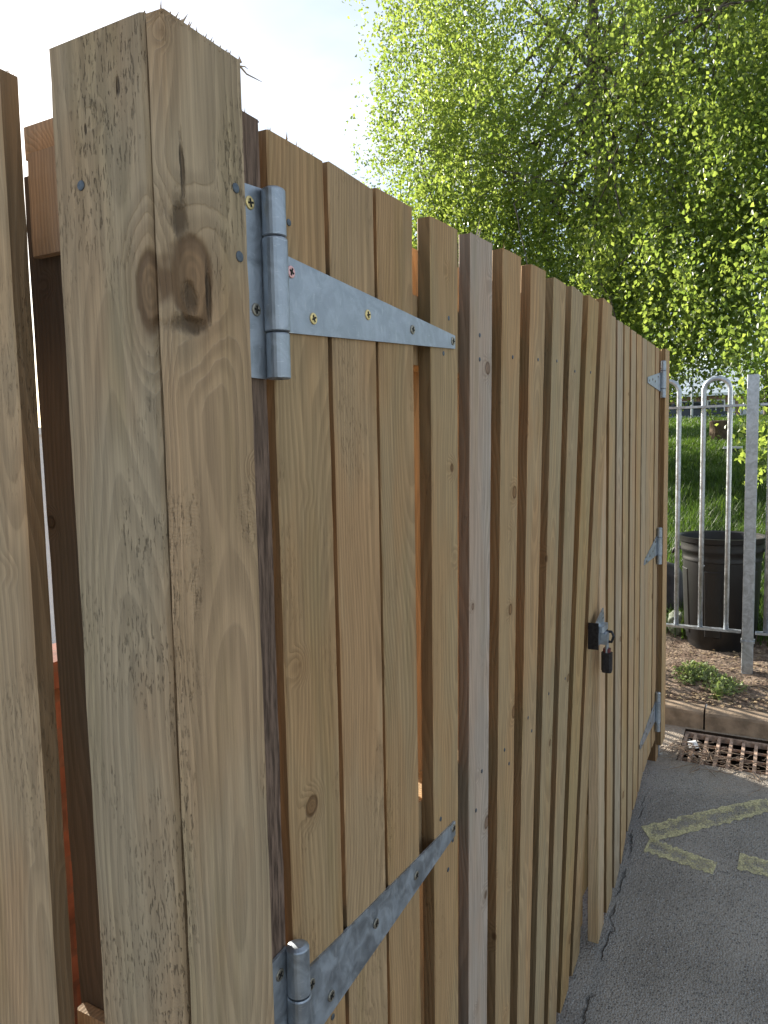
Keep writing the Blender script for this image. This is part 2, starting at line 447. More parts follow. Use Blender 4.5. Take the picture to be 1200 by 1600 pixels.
# ---------------------------------------------------------------- ground
GX = [-60, 0, 1.5, 2.0, 2.25, 2.5, 3.0, 3.2, 3.6, 4.0]
GZ = [-.38, -.38, -.37, -.345, -.295, -.225, -.105, -.072, -.044, -.044]
def G(x): return float(np.interp(x, GX, GZ))
KX = 3.605                                                     # kerb face
TXs = [3.6, 3.70, 4.2, 4.6, 5.0, 5.5, 8, 11, 15, 25, 30, 60, 140]
TZs = [.03, .048, .085, .085, .13, .28, .68, .98, 1.28, 1.9, 2.0, 2.3, 2.6]
def T(x, y):
    b = float(np.interp(x, TXs, TZs))
    k = min(1, max(0, (x - 5) / 4))
    return b + k * .10 * mnoise.noise(Vector((x * .35, y * .35, 2.0))) * min(1.0, 12 / max(x, 1))

GR0, GR1, GRY0, GRY1 = 3.262, 3.588, -.56, -.075            # drain opening
xs = sorted(set([-60, -20, -8, -3, 0, .75, 1.5, 1.75, 2.0, 2.12, 2.25, 2.37, 2.5, 2.65, 2.8, 3.0, 3.1, 3.2, GR0, GR1, KX]))
ys = sorted(set([-60, -20, -8, -3, -1.5, -.9, GRY0, -.4, -.25, GRY1, 0, .1, .3, .6, 1.0]))
mb = MB()
v = [(x, y, G(x)) for x in xs for y in ys]; f = []
for i in range(len(xs) - 1):
    for j in range(len(ys) - 1):
        if GR0 - 1e-6 <= xs[i] and xs[i + 1] <= GR1 + 1e-6 and GRY0 - 1e-6 <= ys[j] and ys[j + 1] <= GRY1 + 1e-6: continue
        f.append((i * len(ys) + j, (i + 1) * len(ys) + j, (i + 1) * len(ys) + j + 1, i * len(ys) + j + 1))
mb.add(v, f)
tag(mb.build('asphalt_ground', ASPH), 'worn grey asphalt sloping up along the gates to the kerb', 'ground', kind='structure')
# sunlit concrete yard behind the fence
mb = MB()
gx = [-60, 0, 1.5, 2.0, 2.25, 2.5, 3.0, 3.2, KX]
v = [(x, y, G(x) + .004) for x in gx for y in (1.0, 60)]
mb.add(v, [(2 * i, 2 * i + 2, 2 * i + 3, 2 * i + 1) for i in range(len(gx) - 1)])
tag(mb.build('concrete_yard', PALECONC), 'pale sunlit concrete yard behind the timber fence', 'yard', kind='structure')
# soil verge
def sheet(name, x0, x1, y0, y1, nx, ny, mat, hfun):
    X = np.linspace(x0, x1, nx) if np.isscalar(x0) else x0
    gy = np.linspace(y0, y1, ny)
    vv = np.array([(x, y, hfun(x, y)) for x in X for y in gy])
    q = np.array([(i * ny + j, (i + 1) * ny + j, (i + 1) * ny + j + 1, i * ny + j + 1) for i in range(len(X) - 1) for j in range(ny - 1)])
    return np_mesh(name, vv, q, mat, True)
def soil_h(x, y):
    n = mnoise.noise(Vector((x * 9, y * 9, 0))) * .012 + mnoise.noise(Vector((x * 30, y * 30, 5))) * .006
    e = min(1, max(0, (x - 3.72) / .1))
    return T(x, y) + n * e
tag(sheet('soil_verge', 3.70, 5.25, -2.2, 2.4, 105, 310, SOIL, soil_h), 'bare dry soil verge between kerb and grass bank', 'soil', kind='structure')
hx = np.concatenate([np.linspace(4.75, 12, 60), np.linspace(12.3, 32, 60), np.linspace(34, 140, 30)])
tag(sheet('grass_bank', hx, None, -70, 70, 150, 281, TURF, lambda x, y: T(x, y) + (-.05 if x < 4.9 else (0.0 if x > 5.3 else -.05 + .125 * (x - 4.9)))),
    'green grass bank rising behind the metal railing', 'grass bank', kind='structure')
for yy in (-2.2, 2.4):
    pass
# side strips of soil level beyond the detailed patch
mb = MB()
for (a, b) in ((-60, -2.2), (2.4, 60)):
    mb.add([(3.70, a, T(3.7, 0)), (5.25, a, T(5.25, 0)), (5.25, b, T(5.25, 0)), (3.70, b, T(3.7, 0))], [(0, 1, 2, 3)])
tag(mb.build('verge_soil', SOIL), 'soil verge continuing along the kerb to both sides', 'soil', kind='structure')

# kerb: individual concrete stones in a row
kerb_edges = [-3.0, -2.08, -1.16, -.152, .76, 1.68, 2.6]
for i in range(len(kerb_edges) - 1):
    a, b = kerb_edges[i] + .004, kerb_edges[i + 1] - .004
    mb = MB(); n = 22; prof = [(KX, -.16), (KX, .024), (KX + .004, .036), (KX + .016, .044), (KX + .034, .046), (KX + .118, .046), (KX + .12, -.16)]
    vv = []
    for k in range(n + 1):
        y = a + (b - a) * k / n
        for (x, z) in prof:
            w = mnoise.noise(Vector((x * 40, y * 14, z * 20 + i * 5))) * .0035
            vv.append((x + w, y, z + w * .8))
    m_ = len(prof); ff = []
    for k in range(n):
        for j in range(m_ - 1): ff.append((k * m_ + j, k * m_ + j + 1, (k + 1) * m_ + j + 1, (k + 1) * m_ + j))
    ff.append(tuple(range(m_))); ff.append(tuple(n * m_ + j for j in range(m_ - 1, -1, -1)))
    mb.add(vv, ff)
    o = mb.build('kerb_stone', CONCRETE, origin=(KX, (a + b) / 2, -.05), smooth=False)
    lab = {2: 'long concrete kerb stone right above the rusty drain grate', 3: 'concrete kerb stone running in behind the far gate post'}.get(i, 'concrete kerb stone farther along the row, away from the drain')
    tag(o, lab, 'kerb stone', 'kerb stones along the verge')

# drain: pit + grate
mb = MB()
x0, x1, y0, y1 = GR0, GR1, GRY0, GRY1
zt = -.06; zb = -.42
mb.add([(x0, y0, G(x0)), (x1, y0, G(x1)), (x1, y1, G(x1)), (x0, y1, G(x0)), (x0, y0, zb), (x1, y0, zb), (x1, y1, zb), (x0, y1, zb)],
       [(0, 1, 5, 4), (1, 2, 6, 5), (2, 3, 7, 6), (3, 0, 4, 7), (4, 5, 6, 7)])
tag(mb.build('gully_pit', PIT), 'dark silted pit under the rusty drain grate', 'drain pit', kind='structure')
gr = empty('drain_grate', (3.42, -.32, -.06), 'rusty iron drain grate with twigs caught on it, at the foot of the kerb', 'drain grate')
def gz(x): return G(x) - .012
mb = MB()
def slab(x0, x1, y0, y1, th=.022, dz=0):
    mb.add([(x0, y0, gz(x0) + dz), (x1, y0, gz(x1) + dz), (x1, y1, gz(x1) + dz), (x0, y1, gz(x0) + dz),
            (x0, y0, gz(x0) - th + dz), (x1, y0, gz(x1) - th + dz), (x1, y1, gz(x1) - th + dz), (x0, y1, gz(x0) - th + dz)],
           [(0, 1, 2, 3), (7, 6, 5, 4), (0, 4, 5, 1), (1, 5, 6, 2), (2, 6, 7, 3), (3, 7, 4, 0)])
slab(x0 + .001, x0 + .016, y0 + .001, y1 - .001); slab(x1 - .016, x1 - .001, y0 + .001, y1 - .001)
slab(x0 + .017, x1 - .017, y0 + .001, y0 + .016); slab(x0 + .017, x1 - .017, y1 - .016, y1 - .001)
mb.build('frame', RUST, gr)
yb = y1 - .045
while yb > y0 + .03:
    mb = MB(); slab(x0 + .017, x1 - .017, yb - .0065, yb + .0065, .03, -.001); mb.build('grate_bar', RUST, gr)
    yb -= .050
for xx in (3.335, 3.425, 3.51):
    mb = MB(); slab(xx - .003, xx + .003, y0 + .018, y1 - .018, .010, -.014); mb.build('cross_bar', RUST, gr)

# ---------------------------------------------------------------- worn yellow paint
def paint_mat():
    t = NT('worn_yellow_paint'); P = t.objco()
    a = t.noise(P, 22, 5, .65); b = t.noise(P, 120, 4, .65); v = t.voro(P, 150)
    uv = t.n('ShaderNodeAttribute'); uv.attribute_name = 'edge'
    e = uv.outputs['Fac']
    wear = t.math('ADD', t.math('ADD', t.math('MULTIPLY', a, .9), t.math('MULTIPLY', b, .55)), t.math('MULTIPLY', e, .24))
    mask = t.ramp(wear, .62, 1.04)
    mask = t.math('MULTIPLY', mask, t.ramp(v, .6, .3, .6, .92))
    col = t.mix(b, C4(.60, .54, .27), C4(.78, .72, .42))
    pb = t.bsdf(col, .75, 0, t.bump(b, .6, .002), .25)
    tr = t.n('ShaderNodeBsdfTransparent'); m = t.n('ShaderNodeMixShader')
    t.put(m.inputs[0], mask); t.t.links.new(tr.outputs[0], m.inputs[1]); t.t.links.new(pb, m.inputs[2])
    return t.done(m.outputs[0])
PAINT = paint_mat()
def stripe(name, a, b, wa, wb, label, ragged=.012, n=40, m=8):
    a = Vector((a[0], a[1])); b = Vector((b[0], b[1])); d = (b - a).normalized(); s = Vector((-d.y, d.x))
    vv = []; ee = []
    for i in range(n + 1):
        f_ = i / n; c = a.lerp(b, f_); w = wa + (wb - wa) * f_
        for j in range(m + 1):
            g = j / m - .5
            jit = ragged * (mnoise.noise(Vector((i * .6, j * .0 + (3 if g > 0 else 9), w * 50)))) * abs(g) * 2
            p = c + s * (w * g + jit)
            vv.append((p.x, p.y, G(p.x) + .0035)); ee.append(abs(g) * 2 if min(i, n - i) > 1 else 1.0)
    ff = [(i * (m + 1) + j, (i + 1) * (m + 1) + j, (i + 1) * (m + 1) + j + 1, i * (m + 1) + j + 1) for i in range(n) for j in range(m)]
    mb = MB(); mb.add(vv, ff); o = mb.build(name, PAINT)
    at = o.data.attributes.new('edge', 'FLOAT', 'POINT'); at.data.foreach_set('value', ee)
    tag(o, label, 'road marking', 'worn yellow lines on the asphalt', kind='structure')
stripe('road_marking', (2.755, -.035), (3.06, -.44), .085, .075, 'faded yellow line running away towards the drain')
stripe('road_marking', (2.705, -.045), (2.665, -.275), .07, .06, 'short faded yellow line meeting the longer one in a V')
stripe('road_marking', (2.725, -.345), (2.70, -.75), .075, .075, 'separate stub of faded yellow line at the right edge')

# ---------------------------------------------------------------- timber: board builder
def board(name, mat, parent, x0, x1, y0, y1, z0, z1, tint, warp=None, c=.0016, z1r=None, fuzz=0, jit=.0007, bow=.0016, z0r=None, n=44, seed=None, edge=None, spikes=(), whisker=False, edge_faces=(4, 8)):
    sd_ = random.random() * 100 if seed is None else seed
    mb = MB()
    z1r = z1 if z1r is None else z1r; z0r = z0 if z0r is None else z0r
    ring = [(x0 + c, y0), ((x0 * 2 + x1) / 3, y0), ((x0 + x1 * 2) / 3, y0), (x1 - c, y0), (x1, y0 + c), (x1, y1 - c), (x1 - c, y1), (x0 + c, y1), (x0, y1 - c), (x0, y0 + c)]
    k_ = len(ring); vv = []
    for i in range(n + 1):
        t_ = i / n
        bx = bow * mnoise.noise(Vector((t_ * 2.2, sd_, 0))); by = bow * .6 * mnoise.noise(Vector((t_ * 2.0, sd_, 7)))
        for j, (x, y) in enumerate(ring):
            u = (x - x0) / max(1e-6, x1 - x0)
            za = z0 + (z0r - z0) * u; zb_ = z1 + (z1r - z1) * u
            z = za + (zb_ - za) * t_
            jx = jit * mnoise.noise(Vector((z * 23, sd_ + (1 if x > (x0 + x1) / 2 else 5), 1.5)))
            jx += jit * .8 * mnoise.noise(Vector((z * 90, sd_ + (1 if x > (x0 + x1) / 2 else 5), 4.5)))
            jy = jit * .5 * mnoise.noise(Vector((z * 30, sd_ + j, 8.5)))
            if i == n: z += .0012 * mnoise.noise(Vector((x * 300, y * 300, sd_)))
            vv.append((x + bx + (jx if j not in (1, 2) else 0), y + by + jy, z))
    ff = [(i * k_ + j, i * k_ + (j + 1) % k_, (i + 1) * k_ + (j + 1) % k_, (i + 1) * k_ + j) for i in range(n) for j in range(k_)]
    ff.append(tuple(range(k_ - 1, -1, -1))); ff.append(tuple(n * k_ + j for j in range(k_)))
    mb.add(vv, ff)
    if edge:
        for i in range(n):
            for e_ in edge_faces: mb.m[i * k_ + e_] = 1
    for _ in range(fuzz):
        u = random.random(); x = x0 + (x1 - x0) * u; y = random.choice((y0 + .001, y0 + .001, random.uniform(y0, y1)))
        z = z1 + (z1r - z1) * u
        h = random.uniform(.001, .0035) * random.choice((1, 1, 1.7))
        mb.spike((x, y, z - .001), (x + random.uniform(-.003, .003), y + random.uniform(-.003, .002), z + h), random.uniform(.0004, .0011))
    for a_, b_, w_ in spikes: mb.spike(a_, b_, w_)
    if whisker:
        mb.tube([(.544, -.029, 1.6225), (.551, -.030, 1.619), (.562, -.031, 1.6195), (.572, -.031, 1.6205)], [.0009, .0007, .0005, .0002], 5)
        mb.tube([(.544, -.029, 1.6230), (.549, -.030, 1.6245), (.553, -.030, 1.6240)], [.0007, .0005, .0002], 5)
    return mb.build(name, [mat, edge] if edge else mat, parent, origin=((x0 + x1) / 2, (y0 + y1) / 2, (z0 + z1) / 2), warp=warp, color=tint)

def nail(parent, x, y, z, warp=None, r=.0035, axis='y'):
    mb = MB()
    if axis == 'y': mb.lathe((x, y, z), [(r, -.0003), (r, .0005), (r * .8, .0009), (0.0, .001)], 14, 0, 'y')
    else:
        n = 14
        vv = [(x + d, y + q * math.cos(2 * math.pi * k / n), z + q * math.sin(2 * math.pi * k / n)) for q, d in ((r, .0003), (r, -.0005), (r * .8, -.0009)) for k in range(n)]
        ff = [(i * n + k, i * n + (k + 1) % n, (i + 1) * n + (k + 1) % n, (i + 1) * n + k) for i in range(2) for k in range(n)] + [tuple(2 * n + k for k in range(n))]
        mb.add(vv, ff)
    return mb.build('nail', NAIL, parent, warp=warp)

def screw(parent, x, y, z, mat, warp=None, r=.0056, ang=.3):
    if x < 1.2: r = .0064
    mb = MB()
    mb.lathe((x, y, z), [(r, -.0004), (r * 1.0, .0008), (r * .93, .0013), (r * .72, .0015), (r * .45, .0013), (0.0, .0012)], 20, 0, 'y')
    for a in (ang, ang + math.pi / 2):
        ca, sa = math.cos(a), math.sin(a); l, w = r * .62, r * .14
        pts = [(x + ca * p - sa * q, z + sa * p + ca * q) for p, q in ((-l, -w), (l, -w), (l, w), (-l, w))]
        mb.prism_y(pts, y - .0018 - (.0001 if a == ang else 0), y - .0005, 1)
    return mb.build('screw', [mat, RECESS], parent, warp=warp)

# ---------------------------------------------------------------- near hinge post
post = empty('timber_post', (.497, .04, -.38), 'tall thick timber gate post with splintered top and big knot, nearest the camera', 'gate post', 'gate posts')
W_COVER = wood('knotty_cover_board', knots=[(-.026, -.004, .795, .021, .04, .034)],
               gouges=[(-.038, -.011, .845, .008, .02, .016), (-.033, -.011, .885, .0022, .02, .024), (-.032, -.011, .760, .018, .02, .007), (-.008, -.011, .79, .003, .01, .022), (-.03, -.011, .782, .008, .02, .012)], torn=.8, rough_bump=1.9, knot_density=.75)
W_POST = wood('sawn_post_timber', knots=[(-.052, -.054, .790, .02, .013, .03)], gouges=[(-.05, -.028, .955, .01, .0016, .007), (-.05, .012, .93, .01, .0010, .004)], torn=.8, rough_bump=1.7, knot_density=.7)
# front cover board: 100 x 22, top at 1.625
def coverwarp(x, y, z):
    return (x, y, z)
SPL = [((x, y, 1.623), (x + dx, y + dy, 1.626 + h), w) for (x, y, dx, dy, h, w) in ((.449, -.029, -.001, -.002, .007, .0009), (.463, -.0295, .004, -.002, .006, .0011), (.470, -.0295, .006, -.003, .008, .0016), (.478, -.0295, .004, -.002, .006, .0010),
       (.497, -.0295, .003, -.001, .005, .0012), (.503, -.0295, .004, -.001, .005, .0011), (.515, -.0295, .002, -.001, .003, .0016))]
cb = board('cover_board', W_COVER, post, .449, .545, -.030, -.0110, -.37, 1.626, (.42, .317, .20, .37), c=.0022, fuzz=30, jit=.0009, n=70, z1r=1.627, seed=3.0, spikes=SPL, whisker=True)
pb_ = board('post_body', W_POST, post, .449, .546, -.0050, .104, -.38, 1.630, (.385, .302, .198, .62), c=.003, fuzz=30, jit=.0008, n=70, seed=9.0, warp=lambda x, y, z: (x, y + (-.0035 + .0045 * (1.63 - z) / 1.2 if y < .03 else 0), z))
nail(post, .5314, -.0302, 1.4564, r=.0048); nail(post, .5296, -.0302, 1.5146, r=.0044)
nail(post, .4488, .070, 1.5115, r=.0042, axis='x')
# rail ends and packing board showing between the post and the fence panel
board('rail_end', W_BOARD, post, .490, .4992, .1062, .1950, 1.478, 1.575, (.27, .215, .17, .15), c=.003, n=12, bow=.0003)
board('rail_end', W_BOARD, post, .4865, .4992, .1062, .1930, .60, .695, (.25, .19, .13, .55), c=.003, n=12, bow=.0003)
board('packing_board', SHADEWOOD, post, .4995, .521, .1062, .1870, -.37, 1.56, (.062, .055, .050, .81), n=40, bow=.0002, warp=lambda x, y, z: (x, y + (.0137 * (z + .37) if y > .15 else 0), z))  # tint darkened to hold the shade behind the fence board
board('packing_board', W_NEAR, post, .4995, .521, .1062, .2085, 1.5755, 1.606, (.33, .25, .17, .31), n=4, bow=.0002)

# rough brown hanging post behind it
bp = empty('rough_post', (.578, .05, -.38), 'dark brown rough bark-textured timber strip between post and gate boards', 'post')
board('post_body', BROWN, bp, .549, .608, .001, .080, -.38, 1.606, (.5, .5, .5, .5), c=.002, jit=.0015, fuzz=12, n=60)

# ---------------------------------------------------------------- left fence panel (runs away behind, at right angles)
lf = empty('fence_panel', (.44, .22, -.38), 'timber fence board panel cut off by the left edge of the picture', 'fence')
board('fence_board', W_NEAR, lf, .430, .450, .1437, .245, -.36, 1.618, (.42, .305, .185, .21), c=.0015, n=60, fuzz=10, bow=.0003, jit=.0005, edge=W_EDGE, edge_faces=(0, 1, 2, 6))  # narrow faces tinted dark to paint the shade beside the post
for k in range(1, 14):
    y = .1437 + k * .155
    board('fence_board', W_BOARD, lf, .430, .450, y, y + .1, -.36, 1.62 + random.uniform(-.01, .01), rnd_tint('tan'), n=6)
for z in (-.1, .62, 1.43):
    board('rail', W_BOARD, lf, .4505, .49, .260, 2.3, z, z + .095, rnd_tint('tan'), n=6)
for k in range(1, 12):
    y = .31 + k * .155
    board('fence_board', W_BOARD, lf, .4905, .51, y, y + .1, -.36, 1.6, rnd_tint('tan'), n=6)

# ---------------------------------------------------------------- near gate
def twist(x, y, z): return (x, y + .0305 * max(0.0, x - .72) * (1.38 - z), z)
ng = empty('timber_gate', (1.4, .03, -.33), 'wide timber board gate hung on the near post by long grey T hinges, slightly warped', 'gate', 'pair of timber gates')
NB = [(.618, .720, 1.603, 1.603, 'tan'), (.730, .832, 1.607, 1.604, 'tan'), (.841, .940, 1.610, 1.611, 'tan'), (.997, 1.096, 1.615, 1.619, 'tan'),
      (1.150, 1.249, 1.628, 1.632, 'grey'), (1.304, 1.404, 1.637, 1.642, 'warm'), (1.465, 1.564, 1.642, 1.646, 'tan'), (1.624, 1.719, 1.646, 1.647, 'grey'),
      (1.775, 1.875, 1.655, 1.652, 'tan'), (1.933, 2.041, 1.660, 1.658, 'tan'), (2.092, 2.203, 1.678, 1.673, 'warm')]
near_cols = [(0.404, 0.279, 0.148), (0.434, 0.295, 0.161), (0.404, 0.279, 0.148), (0.424, 0.295, 0.156), (0.465, 0.379, 0.302), (0.444, 0.304, 0.161), (0.455, 0.313, 0.170), (0.424, 0.318, 0.183), (0.424, 0.313, 0.179), (0.434, 0.308, 0.152), (0.444, 0.313, 0.170)]
SPN = {0: [((.652, .001, 1.598), (.651, -.001, 1.612), .0018), ((.668, .001, 1.598), (.669, -.001, 1.609), .0012)],
       4: [((1.172, .001, 1.62), (1.186, -.002, 1.662), .0022), ((1.178, .001, 1.62), (1.190, -.003, 1.648), .003), ((1.24, .001, 1.628), (1.243, -.001, 1.638), .001)],
       5: [((1.306, .001, 1.63), (1.300, -.002, 1.648), .0016)]}
for i, (a, b, zt_, ztr, kd) in enumerate(NB):
    c3 = near_cols[i]
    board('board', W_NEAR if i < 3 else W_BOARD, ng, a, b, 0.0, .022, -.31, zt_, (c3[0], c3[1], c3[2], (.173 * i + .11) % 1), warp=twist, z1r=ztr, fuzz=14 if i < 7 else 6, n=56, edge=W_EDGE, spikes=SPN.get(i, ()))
# rails behind the boards, then the boards on the back covering the gaps
for (z0_, z1_) in ((1.405, 1.505), (.62, .735), (-.19, -.10)):
    board('rail', W_BOARD, ng, .622, 2.19, .0225, .068, z0_, z1_, (.42, .31, .18, random.random()), warp=twist, n=4, bow=.0)
for i in range(len(NB) - 1):
    gx_ = (NB[i][1] + NB[i + 1][0]) / 2
    if i < 2: continue
    board('back_board', W_SMOOTH, ng, gx_ - .056, gx_ + .056, .0685, .0885, -.31, 1.58 + .006 * i, (.52, .33, .16, random.random()), warp=twist, n=16)
# long splinter on the fifth board, nails
for (x, z) in ((.75, 1.417), (.851, 1.425), (.77, 1.46), (1.04, 1.425), (1.06, 1.48), (1.19, 1.47), (1.19, 1.43), (.861, 1.43), (1.05, .60), (.90, .64), (1.52, 1.46), (1.36, 1.45), (1.02, .70), (1.07, .64), (1.21, .70), (1.18, .64), (1.34, .69), (1.37, .65), (1.5, .7), (1.53, .66), (1.67, .70), (1.66, 1.47), (1.82, 1.46), (1.83, .69), (1.98, 1.47), (.65, 1.52), (.69, .61), (.78, .66)):
    nail(ng, x, -.0004, z, twist, .0036)

def hinge(parent, name, strap, bx, by, br, zbot, ztop, k1, k2, plate, screws_s, screws_p, warp, label=None, th=.003, ys=-.0035):
    mb = MB(); mb.prism_y(strap, ys, ys + th)
    h = mb.build(name, GALV, parent, origin=(bx, by, (zbot + ztop) / 2), warp=warp)
    if label: h['label'] = label
    segs = ((zbot, k2 - .0007), (k2 + .0007, k1 - .0007), (k1 + .0007, ztop))
    for i, (a, b) in enumerate(segs):
        mb = MB(); r = br * (1.02 if i != 1 else 1.09); n = 24
        prof = [(r * .4, a), (r * .9, a), (r, a + .001), (r, b - .0015), (r * .93, b), (r * .6, b + (.0022 if i == 2 else 0)), (0.0, b + (.003 if i == 2 else 0))]
        mb.lathe((bx, by, 0), prof, n)
        mb.build('barrel', GALV, h, origin=(bx, by, (a + b) / 2), warp=warp, smooth=False)
    if plate:
        x0_, x1_, z0_, z1_, zz = plate
        mb = MB(); mb.prism_y([(x0_, z0_), (x1_, z0_), (x1_, zz), (x0_, z1_)], ys + .0005, ys + .0005 + th)
        mb.build('fixed_plate', GALV, h, warp=warp)
    for (x, z, m_) in screws_s: screw(h, x, ys, z, m_, warp, ang=random.uniform(0, 1.5))
    for (x, z, m_) in screws_p: screw(h, x, ys + .0005, z, m_, warp, ang=random.uniform(0, 1.5))
    return h
hinge(ng, 'strap_hinge', [(.612, 1.404), (1.0785, 1.4356), (1.0785, 1.4555), (.630, 1.4847), (.612, 1.4847)], .608, -.0125, .0118, 1.3555, 1.5385, 1.4925, 1.4010,
      (.551, .603, 1.3555, 1.5355, 1.540), [(.6465, 1.4687, ZINC_P), (.6858, 1.4266, ZINC_Y), (.8059, 1.448, ZINC_Y), (.9294, 1.4459, ZINC_G), (1.0689, 1.4462, ZINC_G)],
      [(.5829, 1.5212, ZINC_Y), (.587, 1.4214, ZINC_G)], twist, 'upper long galvanised T hinge with brassy screws')
hinge(ng, 'strap_hinge', [(.612, .618), (.655, .618), (1.0743, .6475), (1.0743, .6715), (.6333, .706), (.612, .706)], .608, -.0125, .0122, .573, .7555, .7015, .612,
      (.551, .603, .573, .7515, .755), [(.6436, .6843, ZINC_G), (.683, .6429, ZINC_G), (.7954, .6644, ZINC_G), (.9212, .6615, ZINC_G), (1.0658, .6635, ZINC_G)],
      [(.5877, .7331, ZINC_G), (.5877, .60, ZINC_G)], twist, 'lower long galvanised T hinge with grey screws')

# ---------------------------------------------------------------- far gate
def yf(x): return .03 * (3.2 - x) / .9
def swing(x, y, z): return (x, y + yf(x), z)
fg = empty('timber_gate', (2.75, .03, -.28), 'far timber gate of narrow close boards with slanting bottom edge and small hinges', 'gate', 'pair of timber gates')
FX = [2.371, 2.476, 2.573, 2.675, 2.769, 2.862, 2.946, 3.024, 3.115]
FBZ = [-.285, -.225, -.185, -.115, -.075, -.045, .0, .02, .037]
far_cols = [(.48, .35, .20), (.47, .375, .26), (.50, .36, .20), (.49, .36, .22), (.50, .35, .19), (.48, .37, .24), (.47, .34, .2), (.50, .36, .2), (.47, .34, .2)]
for i, x in enumerate(FX):
    w = .073 if i < 7 else .067
    c3 = far_cols[i]
    zb0 = FBZ[i]; zb1 = FBZ[i + 1] if i < 8 else .05
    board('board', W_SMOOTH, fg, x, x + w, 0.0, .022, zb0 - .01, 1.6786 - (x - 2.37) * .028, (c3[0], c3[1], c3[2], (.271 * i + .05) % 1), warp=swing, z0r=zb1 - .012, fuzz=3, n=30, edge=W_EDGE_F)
for (z0_, z1_) in ((1.45, 1.54), (.72, .81), (.10, .19)):
    board('rail', W_BOARD, fg, 2.30, 3.185, .0225, .068, z0_, z1_, rnd_tint('gold'), warp=swing, n=4, bow=0)
for k in range(8):
    x = 2.30 + k * .112
    board('back_board', W_SMOOTH, fg, x, x + .111, .0685, .0885, -.20 + .03 * k, 1.60, rnd_tint('gold'), warp=swing, n=6, bow=0, jit=0)  # backing added to keep sun stripes off the asphalt
board('back_board', W_SMOOTH, fg, 2.18, 2.299, .0895, .105, -.27, 1.62, rnd_tint('gold'), n=6)  # unseen strip added to stop sun leaking between the gates
# closing batten where the two gates meet
bt = board('closing_batten', W_SMOOTH, fg, 2.207, 2.285, .019, .052, -.262, 1.60, (.56, .42, .27, .33), c=.002, jit=.0016, z0r=-.24, fuzz=4, n=60)
# far hinges
for (strap, bx, z0_, z1_, k1, k2, sc, lab) in (
    ([(2.946, 1.507), (3.20, 1.488), (3.20, 1.565), (2.946, 1.529)], 3.205, 1.463, 1.610, 1.572, 1.500, [(2.97, 1.518), (3.03, 1.526), (3.08, 1.522), (3.14, 1.545)], 'top hinge of the far gate, a short grey triangle'),
    ([(2.909, .820), (3.19, .826), (3.19, .912), (2.921, .838)], 3.163, .787, .936, .897, .826, [(2.94, .831), (3.01, .842), (3.07, .853), (3.12, .885)], 'middle hinge of the far gate'),
    ([(2.868, .112), (3.19, .126), (3.19, .213), (2.862, .131)], 3.17, .080, .246, .206, .118, [(2.89, .122), (2.98, .136), (3.06, .152), (3.12, .185)], 'bottom hinge of the far gate, above the bare post foot')):
    hinge(fg, 'strap_hinge', strap, bx, -.012, .0105, z0_, z1_, k1, k2, None, [(x, z, ZINC_G) for x, z in sc], [], swing, lab)

# latch on the closing edge + padlock hanging from it
la = MB()
la.prism_y([(2.0846, .742), (2.1206, .705), (2.1641, .700), (2.1972, .716), (2.2001, .768), (2.1856, .802), (2.1525, .792), (2.1032, .778)], .004, .0075)
lo = la.build('latch', GALV, fg)
la = MB(); la.box((2.1206, -.010, .742), (2.1856, .0035, .760), 0, .003); la.prism_y([(2.1409, .704), (2.1641, .700), (2.1757, .735), (2.1525, .741), (2.1409, .735)], -.016, .0035)
la.build('hasp_fold', GALV, lo)
la = MB(); la.box((2.0765, -.006, .704), (2.0800, .024, .780), 0, .0015)
la.build('keep_plate', BLACKMETAL, lo)
la = MB(); la.tube([(2.1658, .0, .738), (2.1658, -.024, .738), (2.1658, -.030, .725), (2.1658, -.024, .708), (2.1658, .0, .708)], .0042, 10)
la.build('staple', BLACKMETAL, lo)
for (x, z) in ((2.1786, .775), (2.1090, .762), (2.1856, .735)): screw(lo, x, .0038, z, ZINC_G, None, .0045)
pk = empty('padlock', (2.1658, -.012, .625), 'dark padlock hanging on the latch where the two gates meet', 'padlock')
pm = MB(); pm.box((2.1531, -.026, .622), (2.1798, .004, .676), 0, .006); pm.box((2.1548, -.0245, .6165), (2.1780, .0025, .6215), 0, .005)
pm.build('lock_body', DARKBODY, pk)
pm = MB(); pm.tube([(2.1583, -.011, .672), (2.1583, -.011, .702)] + [(2.1658 - .0075 * math.cos(a * math.pi / 8), -.011 - .0, .702 + .016 * math.sin(a * math.pi / 8)) for a in range(1, 8)] + [(2.1734, -.011, .702), (2.1734, -.011, .672)], .0038, 10)
pm.build('shackle', GALV, pk)
pm = MB(); pm.box((2.1560, -.021, .6765), (2.1763, -.001, .688), 0, .004); pm.build('collar', BRASSRED, pk)

# far hanging post
fp = empty('timber_post', (3.25, .04, -.07), 'slim timber post at the far end of the gates, standing by the kerb', 'gate post', 'gate posts')
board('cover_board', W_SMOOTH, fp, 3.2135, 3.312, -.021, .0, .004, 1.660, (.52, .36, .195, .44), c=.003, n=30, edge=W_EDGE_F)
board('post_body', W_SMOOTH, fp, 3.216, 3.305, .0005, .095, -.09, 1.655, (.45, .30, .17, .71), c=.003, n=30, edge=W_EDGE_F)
mb = MB(); mb.box((3.268, -.0035, -.082), (3.298, .0, -.002), 0, .001); mb.box((3.268, -.03, -.080), (3.298, -.004, -.076)); mb.build('post_bracket', GALV, fp)

